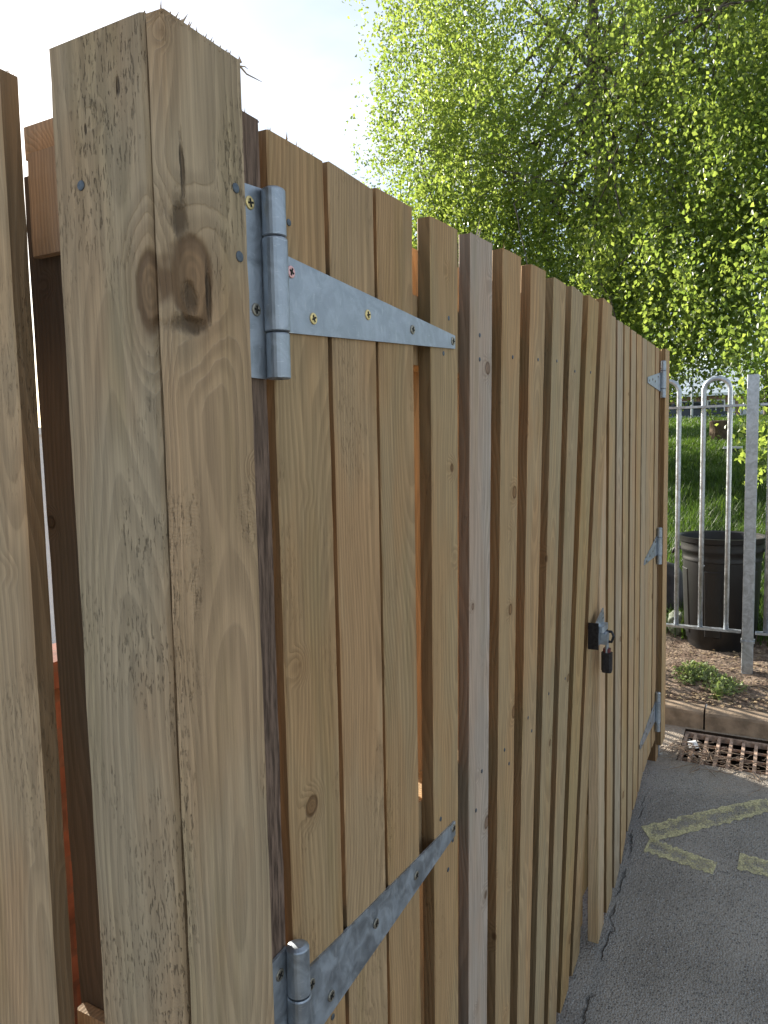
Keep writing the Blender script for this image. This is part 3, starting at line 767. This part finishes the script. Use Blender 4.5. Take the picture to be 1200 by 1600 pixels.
# ---------------------------------------------------------------- metal bow-top railing
RX = 4.2
rl = empty('bow_top_railing', (RX, -.3, .07), 'galvanised bow top railing with hoops, standing on the soil verge', 'railing')
def rz_l(y): return .296 - .028 * 0 - (y + .265) * .0
ZL, ZU, ZB = .293, 1.462, 1.605
for (a, b) in ((-2.70, -.335), (-.27, 2.06)):
    mb = MB(); mb.box((RX - .018, a, ZL - .006), (RX + .018, b, ZL + .006), 0, .002); mb.build('lower_rail', GALV_R, rl)
    mb = MB(); mb.box((RX - .019, a, ZU - .006), (RX + .019, b, ZU + .006), 0, .002); mb.build('upper_rail', GALV_R, rl)
for y in (-.302, 2.09, -2.73):
    mb = MB(); mb.box((RX - .027, y - .027, T(RX, y) - .25), (RX + .027, y + .027, 1.612), 0, .003)
    pp = mb.build('railing_post', GALV_R, rl)
    mb = MB(); mb.box((RX - .035, y - .033, .242), (RX + .035, y + .033, .252)); mb.build('clamp', GALV_R, pp)
def hoop(ya, yb_):
    mid = (ya + yb_) / 2; r = abs(yb_ - ya) / 2
    pts = [(RX, ya, ZL + .006), (RX, ya, .9), (RX, ya, ZB - r)]
    pts += [(RX, mid - (mid - ya) * math.cos(a), ZB - r + r * math.sin(a)) for a in [math.pi * k / 14 for k in range(1, 14)]]
    pts += [(RX, yb_, ZB - r), (RX, yb_, .9), (RX, yb_, ZL + .006)]
    mb = MB(); mb.tube(pts, .0122, 12); mb.build('hoop', GALV_R, rl, smooth=True)
y = -.199
while y < 1.9:
    hoop(y, y + .1255); y += .245
y = -.384
while y > -2.6:
    hoop(y, y - .1255); y -= .245

# ---------------------------------------------------------------- rubbish bin and other plastic
bn = empty('rubbish_bin', (4.70, -.12, .075), 'open black plastic rubbish bin standing behind the railing', 'bin')
bz = .07; bc = (4.70, -.137, bz)
mb = MB()
prof = [(0, .0), (.155, .0), (.168, .006), (.172, .02), (.173, .05), (.182, .06), (.206, .50), (.210, .503), (.211, .512), (.208, .52), (.210, .545), (.217, .552), (.219, .565), (.217, .575),
        (.219, .60), (.229, .607), (.232, .622), (.235, .634), (.226, .636), (.216, .628), (.205, .5), (.178, .06), (.165, .03), (0, .03)]
prof = [(r_ * 1.03, h_ * 1.05) for r_, h_ in prof]; mb.lathe(bc, prof, 64)
body = mb.build('bin_body', PLASTIC, bn, smooth=True)
m_ = body.modifiers.new('edges', 'EDGE_SPLIT'); m_.split_angle = R(40)
# raised wall panels
for k in range(6):
    a0 = R(k * 60 + 172); 
    mb = MB(); vv = []; ff = []; nn = 8
    for j in range(2):
        z = (.10, .475)[j]; r = 1.03 * (.1865 + (.2035 - .1865) * j) + .0035
        for i in range(nn + 1):
            a = a0 + R(24) * (i / nn - .5); vv.append((bc[0] + r * math.cos(a), bc[1] + r * math.sin(a), bz + z))
    for j in range(2):
        z = (.094, .481)[j]; r = 1.03 * (.1865 + (.2035 - .1865) * j) - .003
        for i in range(nn + 1):
            a = a0 + R(27) * (i / nn - .5); vv.append((bc[0] + r * math.cos(a), bc[1] + r * math.sin(a), bz + z))
    q = nn + 1
    for i in range(nn):
        ff.append((i, i + 1, q + i + 1, q + i)); ff.append((2 * q + i, 2 * q + i + 1, i + 1, i)); ff.append((q + i, q + i + 1, 3 * q + i + 1, 3 * q + i))
    ff.append((2 * q, 0, q, 3 * q)); ff.append((nn, 2 * q + nn, 3 * q + nn, q + nn))
    mb.add(vv, ff); mb.build('wall_panel', PLASTIC, bn)
for sgn in (1, -1):
    mb = MB(); hy = bc[1] + sgn * .226
    mb.tube([(4.66, hy, bz + .60), (4.66, hy + sgn * .03, bz + .58), (4.66, hy + sgn * .036, bz + .56), (4.70, hy + sgn * .042, bz + .552), (4.74, hy + sgn * .036, bz + .56), (4.74, hy + sgn * .03, bz + .58), (4.74, hy, bz + .575)], .008, 8)
    mb.build('handle', PLASTIC, bn, smooth=True)
mb = MB(); mb.tube([(4.475, -.05, bz + .545), (4.468, -.054, bz + .52), (4.463, -.06, bz + .512), (4.462, -.066, bz + .52)], .004, 8); mb.build('clip', GALV_R, bn, smooth=True)

mb = MB()
tub_c = (5.16, .27, .17)
prof = [(0, .0), (.17, .0), (.178, .02), (.178, .05), (.168, .06), (.150, .24), (.115, .30), (.05, .318), (0, .32)]
mb.lathe(tub_c, prof, 40)
tag(mb.build('plant_pot', simple('dark_pot_plastic', (.035, .028, .026), .5, 0, .3, 15), origin=tub_c, smooth=True), 'dark upturned plastic pot half hidden behind the far gate post', 'plant pot')
def blob(name, c, r, mat, label, cat, seed, sub=4):
    bm = bmesh.new(); bmesh.ops.create_icosphere(bm, subdivisions=sub, radius=1)
    for vtx in bm.verts:
        d = vtx.co.normalized(); k = 1 + .28 * mnoise.noise(d * 1.6 + Vector((seed, 0, 0))) + .08 * mnoise.noise(d * 6 + Vector((seed, 3, 0)))
        vtx.co = Vector((d.x * r[0], d.y * r[1], d.z * r[2])) * k
    me = bpy.data.meshes.new(name); bm.to_mesh(me); bm.free(); me.materials.append(mat)
    me.polygons.foreach_set('use_smooth', [True] * len(me.polygons))
    o = link(bpy.data.objects.new(name, me)); o.location = c
    return tag(o, label, cat)
blob('stone', (4.78, .115, .17), (.055, .05, .075), simple('mossy_stone', (.20, .22, .17), .9, 0, .4, 30, .8, .01), 'small mossy grey stone left of the black bin', 'stone', 3)
blob('stone', (4.88, .235, .14), (.07, .07, .06), simple('grey_stone', (.26, .26, .27), .9, 0, .4, 30, .8, .01), 'pale grey stone beneath the dark pot', 'stone', 8)

# ---------------------------------------------------------------- vegetation helpers
def leaves_np(centers, size, up_bias=0.0, droop=0.3, fold=.18, aspect=.72):
    """one small folded leaf (two quads = kite of 4 triangles as 2 quads) per centre"""
    n = len(centers)
    d = rng.normal(size=(n, 3)); d[:, 2] -= droop * 2; d /= np.linalg.norm(d, axis=1)[:, None]
    a = rng.normal(size=(n, 3)); a[:, 2] += up_bias
    s = np.cross(d, a); s /= np.linalg.norm(s, axis=1)[:, None] + 1e-9
    nn = np.cross(s, d)
    L_ = (size * rng.uniform(.7, 1.3, n))[:, None]; W_ = L_ * aspect * .5
    c = centers
    base = c; tip = c + d * L_; mid = c + d * L_ * .42
    l = mid + s * W_ + nn * L_ * fold; r = mid - s * W_ + nn * L_ * fold
    v = np.stack([base, r, tip, l], 1).reshape(-1, 3)
    q = np.arange(n * 4).reshape(-1, 4)
    # split each kite along its midrib so the fold is real
    tri = np.concatenate([q[:, [0, 1, 2]], q[:, [0, 2, 3]]])
    return v, tri

def inside(ells, dens):
    """random points in a union of ellipsoids, shell-weighted"""
    out = []
    for (c, r), n in zip(ells, dens):
        d = rng.normal(size=(n, 3)); d /= np.linalg.norm(d, axis=1)[:, None]
        rad = rng.uniform(0, 1, n) ** .42
        out.append(np.array(c) + d * rad[:, None] * np.array(r))
    return np.concatenate(out)

def strands(starts, length, per, spread):
    """hanging twigs: leaf centres strung below each start"""
    n = len(starts)
    ln = length * rng.uniform(.5, 1.4, n)
    sway = rng.normal(size=(n, 2)) * .25
    t = rng.uniform(0, 1, (n, per))
    x = starts[:, None, 0] + sway[:, None, 0] * ln[:, None] * t + rng.normal(size=(n, per)) * spread
    y = starts[:, None, 1] + sway[:, None, 1] * ln[:, None] * t + rng.normal(size=(n, per)) * spread
    z = starts[:, None, 2] - ln[:, None] * t ** 1.15 + rng.normal(size=(n, per)) * spread * .6
    return np.stack([x, y, z], -1).reshape(-1, 3)

# ---------------------------------------------------------------- silver birch
BIRCH = leaf_mat('birch_leaf', C4(.075, .125, .026), C4(.175, .228, .055), (2.7, 2.5, 1.8), .32, .58)
bt_base = Vector((10.3, 1.55, T(10.3, 1.55)))
birch = empty('birch_tree', bt_base, 'large weeping birch with bright green spring leaves behind the gates', 'tree')
ells = [((10.6, 2.1, 6.6), (2.9, 2.9, 3.2)), ((8.6, 0.1, 4.9), (1.9, 1.5, 2.4)), ((8.9, .75, 3.3), (1.6, 1.2, 1.1)), ((10.1, 3.8, 6.0), (1.3, 1.2, 2.5)), ((10.4, 4.3, 3.9), (1.2, 1.1, 1.5)),
        ((7.6, -.75, 4.2), (1.3, 1.0, 2.0)), ((11.2, 2.2, 3.4), (2.4, 2.2, 1.3)), ((10.2, -.6, 6.0), (2.2, 2.0, 2.8)), ((10.1, 2.6, 4.5), (1.9, 1.7, 1.5)), ((11.8, 6.2, 3.3), (1.6, 1.7, 1.3))]  # last mass added out of sight behind the gate to shade the grass bank
dens = [560, 380, 230, 230, 150, 260, 200, 230, 220, 190]
st = inside(ells, dens)
lc = strands(st, .75, 84, .085)
extra = inside(ells, [int(d_ * 9) for d_ in dens])
lc = np.concatenate([lc, extra])
# hanging sprays close to the railing, on the right
spr = np.concatenate([np.stack([rng.normal(5.75, .35, 42), rng.normal(-.42, .12, 42), rng.uniform(1.5, 2.9, 42)], 1),
                      np.stack([rng.normal(6.9, .5, 70), rng.normal(.1, .38, 70), rng.uniform(2.15, 3.1, 70)], 1),
                      np.stack([rng.normal(5.55, .12, 9), rng.normal(-.37, .03, 9), rng.uniform(1.2, 1.6, 9)], 1)])
lc = np.concatenate([lc, strands(spr, .42, 26, .045)])
# thin trailing sprays along the left outline
lsp = np.stack([rng.normal(9.6, .4, 34), rng.uniform(4.4, 5.0, 34), rng.uniform(4.6, 7.9, 34)], 1)
lc = np.concatenate([lc, strands(lsp, .55, 24, .045)])
lc = lc[lc[:, 2] > .9]
v, tri = leaves_np(lc, np.where(lc[:, 0] < 7.6, .042, .051), droop=.45)
crown = np_mesh('crown', v - np.array(bt_base), tri, BIRCH)
crown.parent = birch
mb = MB()
def limb(p0, p1, r0, r1, sag=.2, n=7):
    p0 = Vector(p0); p1 = Vector(p1); pts = []; rr = []
    for i in range(n + 1):
        t_ = i / n; p = p0.lerp(p1, t_)
        p += Vector((mnoise.noise(Vector((i * .7, p1.x, 0))), mnoise.noise(Vector((i * .7, p1.y, 4))), 0)) * .12 * (p1 - p0).length * .3 * math.sin(math.pi * t_)
        p.z += sag * math.sin(math.pi * t_)
        pts.append(p); rr.append(r0 + (r1 - r0) * t_)
    mb.tube(pts, rr, 8)
    return pts
trunk = limb(bt_base - Vector((0, 0, .2)), bt_base + Vector((.3, .5, 7.2)), .20, .03, 0, 12)
tb = mb.build('trunk', BARK, birch, smooth=True)
mb = MB()
for (c, r) in ells:
    for k in range(5):
        i = random.randint(5, 11); s_ = trunk[i]
        d_ = rng.normal(size=3); d_ /= np.linalg.norm(d_); e_ = np.array(c) + d_ * np.array(r) * .75
        pts = limb(s_, e_, .032, .006, .35)
        for q in range(4):
            b_ = pts[random.randint(3, 7)]; d2 = rng.normal(size=3) * .6
            limb(b_, Vector(b_) + Vector((d2[0], d2[1], d2[2] - .25)), .010, .003, .1, 5)
mb.build('branches', BARK, birch, smooth=True)

# ---------------------------------------------------------------- more distant trees
DARKLEAF = leaf_mat('dark_tree_leaf', C4(.022, .045, .014), C4(.05, .085, .022), (2.0, 2.1, 1.2), .5, .4)
def far_tree(name, base, ells, dens, leaf, size, label, cat, th=4.0, mat=DARKLEAF):
    b = Vector(base); root = empty(name, b, label, cat)
    c = inside(ells, dens); v, tri = leaves_np(c, size, droop=.2)
    o = np_mesh('crown', v - np.array(b), tri, mat); o.parent = root
    global mb
    mb = MB(); limb(b - Vector((0, 0, .3)), b + Vector((.1, .1, th)), .16, .05, 0)
    mb.build('trunk', BARK, root, smooth=True)
far_tree('broadleaf_tree', (19, 7.6, T(19, 7.6)), [((19, 7.6, 4.6), (2.0, 2.0, 2.3)), ((18.6, 6.2, 4.2), (1.5, 1.4, 1.5)), ((19.2, 8.8, 3.8), (1.4, 1.3, 1.5))], [5200, 2600, 2600], 0, .16,
         'darker tree low behind the fence tops, at the left foot of the birch', 'tree')
far_tree('broadleaf_tree', (27, 4.4, T(27, 4.4)), [((27, 4.4, 3.9), (1.3, 1.5, 1.6)), ((26.5, 3.6, 3.2), (1.0, .9, 1.1))], [3200, 1500], 0, .14,
         'small dark tree just right of the far gate post, in front of the house', 'tree', 2.0)
far_tree('broadleaf_tree', (31, .2, T(31, .2)), [((31, .2, 4.4), (1.8, 1.6, 2.2)), ((30, -1.4, 4.0), (1.8, 1.4, 2.0))], [4200, 2800], 0, .14,
         'bushy tree behind the birch sprays at the right edge', 'tree', 2.4, leaf_mat('mid_tree_leaf', C4(.045, .085, .015), C4(.09, .14, .025), (2.2, 2.2, 1.2), .45, .45))

# ---------------------------------------------------------------- grass
GRASSM = leaf_mat('grass_blade', C4(.034, .072, .014), C4(.090, .145, .026), (1.8, 1.8, 1.1), .5, .45)
def blades(x0, x1, n, hmin, hmax, ymin, ymax, w):
    x = x0 + (x1 - x0) * rng.uniform(0, 1, n) ** 1.3; y = np.array([rng.uniform(ymin(a), ymax(a)) for a in x])
    cl = np.array([mnoise.noise(Vector((a * 2.2, b * 2.2, 9))) for a, b in zip(x, y)])
    keep = (x > 5.0) | (rng.uniform(0, 1, n) < np.clip((x - 4.62) / .5, 0, 1))
    x, y, cl = x[keep], y[keep], cl[keep]; n = len(x)
    z = np.array([T(a, b) for a, b in zip(x, y)])
    h = rng.uniform(hmin, hmax, n) * (1 + .6 * cl)
    ang = rng.uniform(0, 2 * np.pi, n); lean = rng.uniform(.1, .75, n) * h
    dx, dy = np.cos(ang), np.sin(ang); sx, sy = -dy, dx
    W = w * rng.uniform(.7, 1.4, n) * np.clip(x / 6, 1, 3)
    P0 = np.stack([x, y, z - .01], 1); P1 = np.stack([x + dx * lean * .3, y + dy * lean * .3, z + h * .62], 1); P2 = np.stack([x + dx * lean, y + dy * lean, z + h], 1)
    S = np.stack([sx * W, sy * W, np.zeros(n)], 1)
    v = np.stack([P0 - S, P0 + S, P1 + S * .7, P1 - S * .7, P2 + S * .1, P2 - S * .1], 1).reshape(-1, 3)
    b = np.arange(n)[:, None] * 6
    q = np.concatenate([b + np.array([0, 1, 2, 3]), b + np.array([3, 2, 4, 5])])
    return v, q
va, qa = blades(4.7, 13, 62000, .06, .17, lambda a: -.95 + .0 * a, lambda a: .6 + .12 * a, .0035)
vb, qb = blades(12, 27, 26000, .07, .16, lambda a: -.6, lambda a: .8 + .13 * a, .005)
v = np.concatenate([va, vb]); q = np.concatenate([qa, qb + len(va)])
tag(np_mesh('grass', v, q, GRASSM), 'long green grass growing on the bank behind the railing', 'grass', kind='stuff')

# weeds on the soil
WEED = leaf_mat('weed_leaf', C4(.11, .16, .055), C4(.26, .30, .13), (1.5, 1.6, 1.0), .6, .3)
def weed(c, r, n, size, label, h=.048):
    k = inside([((0, 0, 0), (r[0], r[1], h))], [n]); k[:, 2] = np.abs(k[:, 2])
    k = k + np.array([c[0], c[1], 0]); k[:, 2] += np.array([T(a, b) for a, b in k[:, :2]])
    v, tri = leaves_np(k, size, up_bias=2.0, droop=-.25)
    o = np_mesh('weed', v - np.array([c[0], c[1], T(*c)]), tri, WEED); o.location = (c[0], c[1], T(*c))
    tag(o, label, 'weed', 'weeds on the soil verge')
weed((4.06, -.075), (.15, .115, .05), 560, .021, 'larger low weed clump on the soil in front of the black bin')
weed((3.92, -.215), (.12, .10, .05), 430, .019, 'weed clump on the soil nearest the railing post')
weed((3.95, -.04), (.06, .06, .05), 110, .018, 'sparse yellowish weed on the soil beside the far gate post', .03)
weed((3.80, -.20), (.012, .012, .05), 14, .045, 'tiny upright grass tuft just behind the kerb', .05)
# dry leaf litter and twigs
nl = 1500
x = rng.uniform(3.71, 4.6, nl); y = rng.uniform(-1.3, .6, nl)
x[:420] = rng.uniform(3.70, 3.83, 420)
k = np.stack([x, y, np.array([soil_h(a, b) for a, b in zip(x, y)]) + .004], 1)
v, tri = leaves_np(k, .024, up_bias=4, droop=0.0)
LITTER = leaf_mat('dry_leaf_litter', C4(.16, .11, .06), C4(.42, .32, .19), (.6, .6, .5), .8, .15)
v = v.reshape(-1, 4, 3); v[:, :, 2] = k[:, None, 2] + (v[:, :, 2] - k[:, None, 2]) * .35; v = v.reshape(-1, 3)
tag(np_mesh('leaf_litter', v, tri, LITTER), 'dry fallen leaves scattered over the soil behind the kerb', 'leaf litter', kind='stuff')
mb = MB()
for i in range(150):
    if i < 80: c = (random.gauss(3.33, .05), random.gauss(-.17, .08)); zz = lambda a: G(a) + .004
    elif i < 120: c = (random.gauss(3.27, .05), random.uniform(-.45, -.05)); zz = lambda a: G(a) + .003
    else: c = (random.uniform(3.75, 4.25), random.uniform(-.6, .25)); zz = lambda a: T(a, 0) + .012
    a = random.gauss(2.2, .7); l = random.uniform(.03, .13); r_ = random.uniform(.0009, .0024)
    pts = []
    hh = random.uniform(0, .015)
    for j in range(5):
        s_ = (j / 4 - .5) * l; px = c[0] + math.cos(a) * s_ + random.uniform(-.004, .004); py = c[1] + math.sin(a) * s_ + random.uniform(-.004, .004)
        pts.append((px, py, zz(px) + r_ + hh + random.uniform(0, .006)))
    mb.tube(pts, [r_, r_, r_, r_ * .8, r_ * .5], 5)
tag(mb.build('twig_litter', TWIG), 'heap of dry twigs and debris caught on the drain grate', 'twigs', kind='stuff')
mb = MB(); 
for i in range(60):
    c = Vector((random.gauss(3.36, .06), random.gauss(-.12, .05), 0)); c.z = G(c.x) + .004; s_ = random.uniform(.004, .013)
    p = [c + Vector((random.uniform(-1, 1), random.uniform(-1, 1), random.uniform(0, .8))) * s_ for _ in range(4)]
    mb.add(p, [(0, 1, 2), (0, 2, 3), (0, 3, 1), (1, 3, 2)])
tag(mb.build('debris', simple('pale_debris', (.38, .34, .29), .9, 0, .4, 60)), 'crumbs of pale grit and leaf scraps beside the drain grate', 'debris', kind='stuff')
mb = MB(); mb.add([(3.36, -.115, -.048), (3.43, -.10, -.044), (3.42, -.135, -.028), (3.37, -.155, -.040)], [(0, 1, 2, 3)])
mb.add([(3.36, -.115, -.050), (3.43, -.10, -.046), (3.42, -.135, -.030), (3.37, -.155, -.042)], [(3, 2, 1, 0)])
tag(mb.build('paper_scrap', simple('white_paper', (.6, .62, .63), .9, 0, .1)), 'crumpled white paper scrap lying on the twigs by the grate', 'litter')

# ---------------------------------------------------------------- far background
mb = MB()
sc_ = Vector((14.25, .60, T(14.25, .6)))
n = 18; prof = [(.20, -.1), (.17, .08), (.155, .26), (.16, .40), (.13, .415), (0, .42)]
vv = []
for r_, h_ in prof:
    for k in range(n):
        a = 2 * math.pi * k / n; w = 1 + .14 * mnoise.noise(Vector((math.cos(a) * 2, math.sin(a) * 2, h_)))
        vv.append((sc_.x + r_ * w * math.cos(a), sc_.y + r_ * w * math.sin(a), sc_.z + h_))
mb.add(vv, [(i * n + k, i * n + (k + 1) % n, (i + 1) * n + (k + 1) % n, (i + 1) * n + k) for i in range(len(prof) - 1) for k in range(n)])
tag(mb.build('tree_stump', simple('stump_wood', (.11, .075, .05), .9, 0, .5, 9, 1, .02), origin=sc_), 'brown tree stump on the grass bank, seen through the railing hoop', 'tree stump')
bx = empty('utility_box', (11.06, .19, T(11.06, .19)), 'small dark box with a white lid on the grass bank', 'utility box')
z0_ = T(11.06, .19) + .09
mb = MB(); mb.box((10.97, .10, z0_ - .1), (11.17, .28, z0_ + .085), 0, .01); mb.build('box_body', simple('dark_box', (.03, .035, .03), .7), bx)
mb = MB(); mb.box((10.95, .075, z0_ + .0855), (11.19, .305, z0_ + .115), 0, .008); mb.build('lid', simple('white_lid', (.75, .76, .76), .5), bx)

HB = brick('house_brick', C4(.26, .13, .09), C4(.33, .17, .12), C4(.35, .32, .28))
SLATE = simple('pale_roof', (.50, .56, .58), .5, 0, .1, 1.5, .3, .02, .5)
hs = empty('house', (62, 3.8, 2.35), 'low brick house with a pale roof beyond the grass bank', 'house')
mb = MB(); mb.box((59.5, -3.0, 2.0), (67.5, 8.2, 4.75)); hw = mb.build('wall', HB, hs)
mb = MB()
mb.add([(59.0, -3.4, 4.7), (59.0, 8.6, 4.7), (63.5, 8.6, 7.0), (63.5, -3.4, 7.0), (68.0, -3.4, 4.7), (68.0, 8.6, 4.7)], [(0, 3, 2, 1), (3, 4, 5, 2), (0, 4, 3), (1, 2, 5), (0, 1, 5, 4)])
mb.build('roof', SLATE, hs)
mb = MB(); mb.box((58.9, -3.4, 4.55), (58.99, 8.6, 4.75)); mb.build('gutter', simple('white_gutter', (.75, .76, .77), .5), hs)
for (y0_, y1_) in ((5.9, 7.0), (3.6, 4.8), (1.4, 2.6), (-1.6, -.4)):
    mb = MB(); mb.box((59.40, y0_, 3.05), (59.497, y1_, 4.25)); wf = mb.build('window', simple('white_frame', (.8, .8, .8), .5), hs)
    for s_ in (0, 1):
        ym = (y0_ + y1_) / 2; a, b = (y0_ + .08, ym - .04) if s_ == 0 else (ym + .04, y1_ - .08)
        mb = MB(); mb.box((59.385, a, 3.13), (59.398, b, 4.17)); mb.build('pane', simple('window_glass', (.04, .05, .06), .12, 0, .05, 10, 0, .001, .6), wf)
mb = MB(); mb.box((59.42, 2.95, 2.3), (59.497, 3.35, 4.2)); mb.build('door', simple('white_door', (.7, .7, .72), .5), hs)

def car(y, col, label, x=47.5):
    z = T(x, y); root = empty('parked_car', (x, y, z), label, 'car', 'cars parked by the house')
    paint = simple('car_paint', col, .25, .1, .05, 5, 0, .001, .6)
    prof = [(-2.0, .35), (-2.05, .75), (-1.1, .9), (-.55, 1.38), (.75, 1.42), (1.5, .98), (2.0, .85), (2.05, .35)]
    for (nm, half, mt) in (('body', .82, paint),):
        mb = MB(); n = len(prof)
        vv = [(x - half, y + p, z + q) for p, q in prof] + [(x + half, y + p, z + q) for p, q in prof]
        mb.add(vv, [tuple(range(n - 1, -1, -1)), tuple(range(n, 2 * n))] + [(i, (i + 1) % n, n + (i + 1) % n, n + i) for i in range(n)])
        mb.build(nm, mt, root)
    gl = simple('car_glass', (.02, .025, .03), .1, 0, .05, 5, 0, .001, .6)
    mb = MB(); w = [(-.95, .92), (-.5, 1.32), (.1, 1.36), (.1, .95)]; mb.add([(x - .825, y + p, z + q) for p, q in w] + [(x - .82, y + p, z + q) for p, q in w], [(0, 1, 2, 3), (7, 6, 5, 4)]); mb.build('window', gl, root)
    mb = MB(); w = [(.18, .95), (.18, 1.36), (.7, 1.34), (1.2, 1.0)]; mb.add([(x - .825, y + p, z + q) for p, q in w] + [(x - .82, y + p, z + q) for p, q in w], [(0, 1, 2, 3), (7, 6, 5, 4)]); mb.build('window', gl, root)
    for p in (-1.3, 1.3):
        for sx_ in (-.83, .72):
            mb = MB(); n = 20
            vv = [(x + sx_ + d, y + p + .32 * math.cos(2 * math.pi * k / n), z + .32 + .32 * math.sin(2 * math.pi * k / n)) for d in (0, .11) for k in range(n)]
            mb.add(vv, [tuple(range(n - 1, -1, -1)), tuple(range(n, 2 * n))] + [(k, (k + 1) % n, n + (k + 1) % n, n + k) for k in range(n)])
            mb.build('wheel', simple('tyre', (.02, .02, .02), .8), root)
car(4.6, (.04, .05, .07), 'dark parked car in front of the far house')
car(-.2, (.5, .52, .55), 'silver parked car in front of the far house, to the right')
gf = empty('garden_railing', (42, 2.6, T(42, 2.6)), 'low pale railing along the top of the grass bank in front of the house', 'railing')
mb = MB()
zb = T(42, 2.5)
mb.box((41.98, -3, zb + .42), (42.02, 6.5, zb + .46)); mb.box((41.98, -3, zb + .08), (42.02, 6.5, zb + .12)); mb.build('rail', GALV_R, gf)
mb = MB(); y = -2.9
while y < 6.4:
    mb.box((41.985, y, zb - .1), (42.015, y + .03, zb + .52)); y += .16
o = mb.build('bars', GALV_R, gf)
lp = MB(); lp.tube([(36, 3.35, 1.9), (36, 3.35, 5.2)], .05, 8)
lp.tube([(36, 3.35, 5.2), (36, 3.1, 5.45), (36, 2.7, 5.5)], .035, 8)
tag(lp.build('lamp_post', GALV_R, origin=(36, 3.35, T(36, 3.35))), 'thin grey post rising beyond the railing hoops, in front of the house', 'post')

# side fence added behind the far post to stop sun reaching under the gate
sr = empty('fence_panel', (3.33, .5, -.06), 'side fence added behind the far gate post to block low sun, mostly hidden', 'fence')
for k in range(8):
    y = .11 + k * .106
    board('fence_board', W_BOARD, sr, 3.318, 3.338, y, y + .104, -.06, 1.60, rnd_tint('tan'), n=6)
# white rendered garden wall across the yard
mb = MB(); mb.box((-6, 4.0, -.40), (3.58, 4.2, 1.42)); mb.box((-6.02, 3.97, 1.4205), (3.59, 4.23, 1.47), 0, .006)
tag(mb.build('rendered_wall', simple('white_render', (.82, .82, .80), .9, 0, .05, 8, .3, .003), origin=(-1.2, 4.1, -.38)), 'white rendered garden wall seen as a bright sliver beside the near post', 'wall')
# low red brick wall inside the yard, seen through the slit; run on unseen to shade under the gates
mb = MB(); mb.box((.56, .95, -.40), (3.36, 1.05, .775)); mb.box((.555, .93, .7755), (3.37, 1.07, .835), 0, .004)
tag(mb.build('brick_wall', brick('red_brick', C4(.19, .075, .052), C4(.22, .088, .06), C4(.16, .08, .06)), origin=(1.9, 1.0, -.38)), 'low red brick wall glimpsed through the slit left of the near post', 'wall')

bpy.context.view_layer.update()
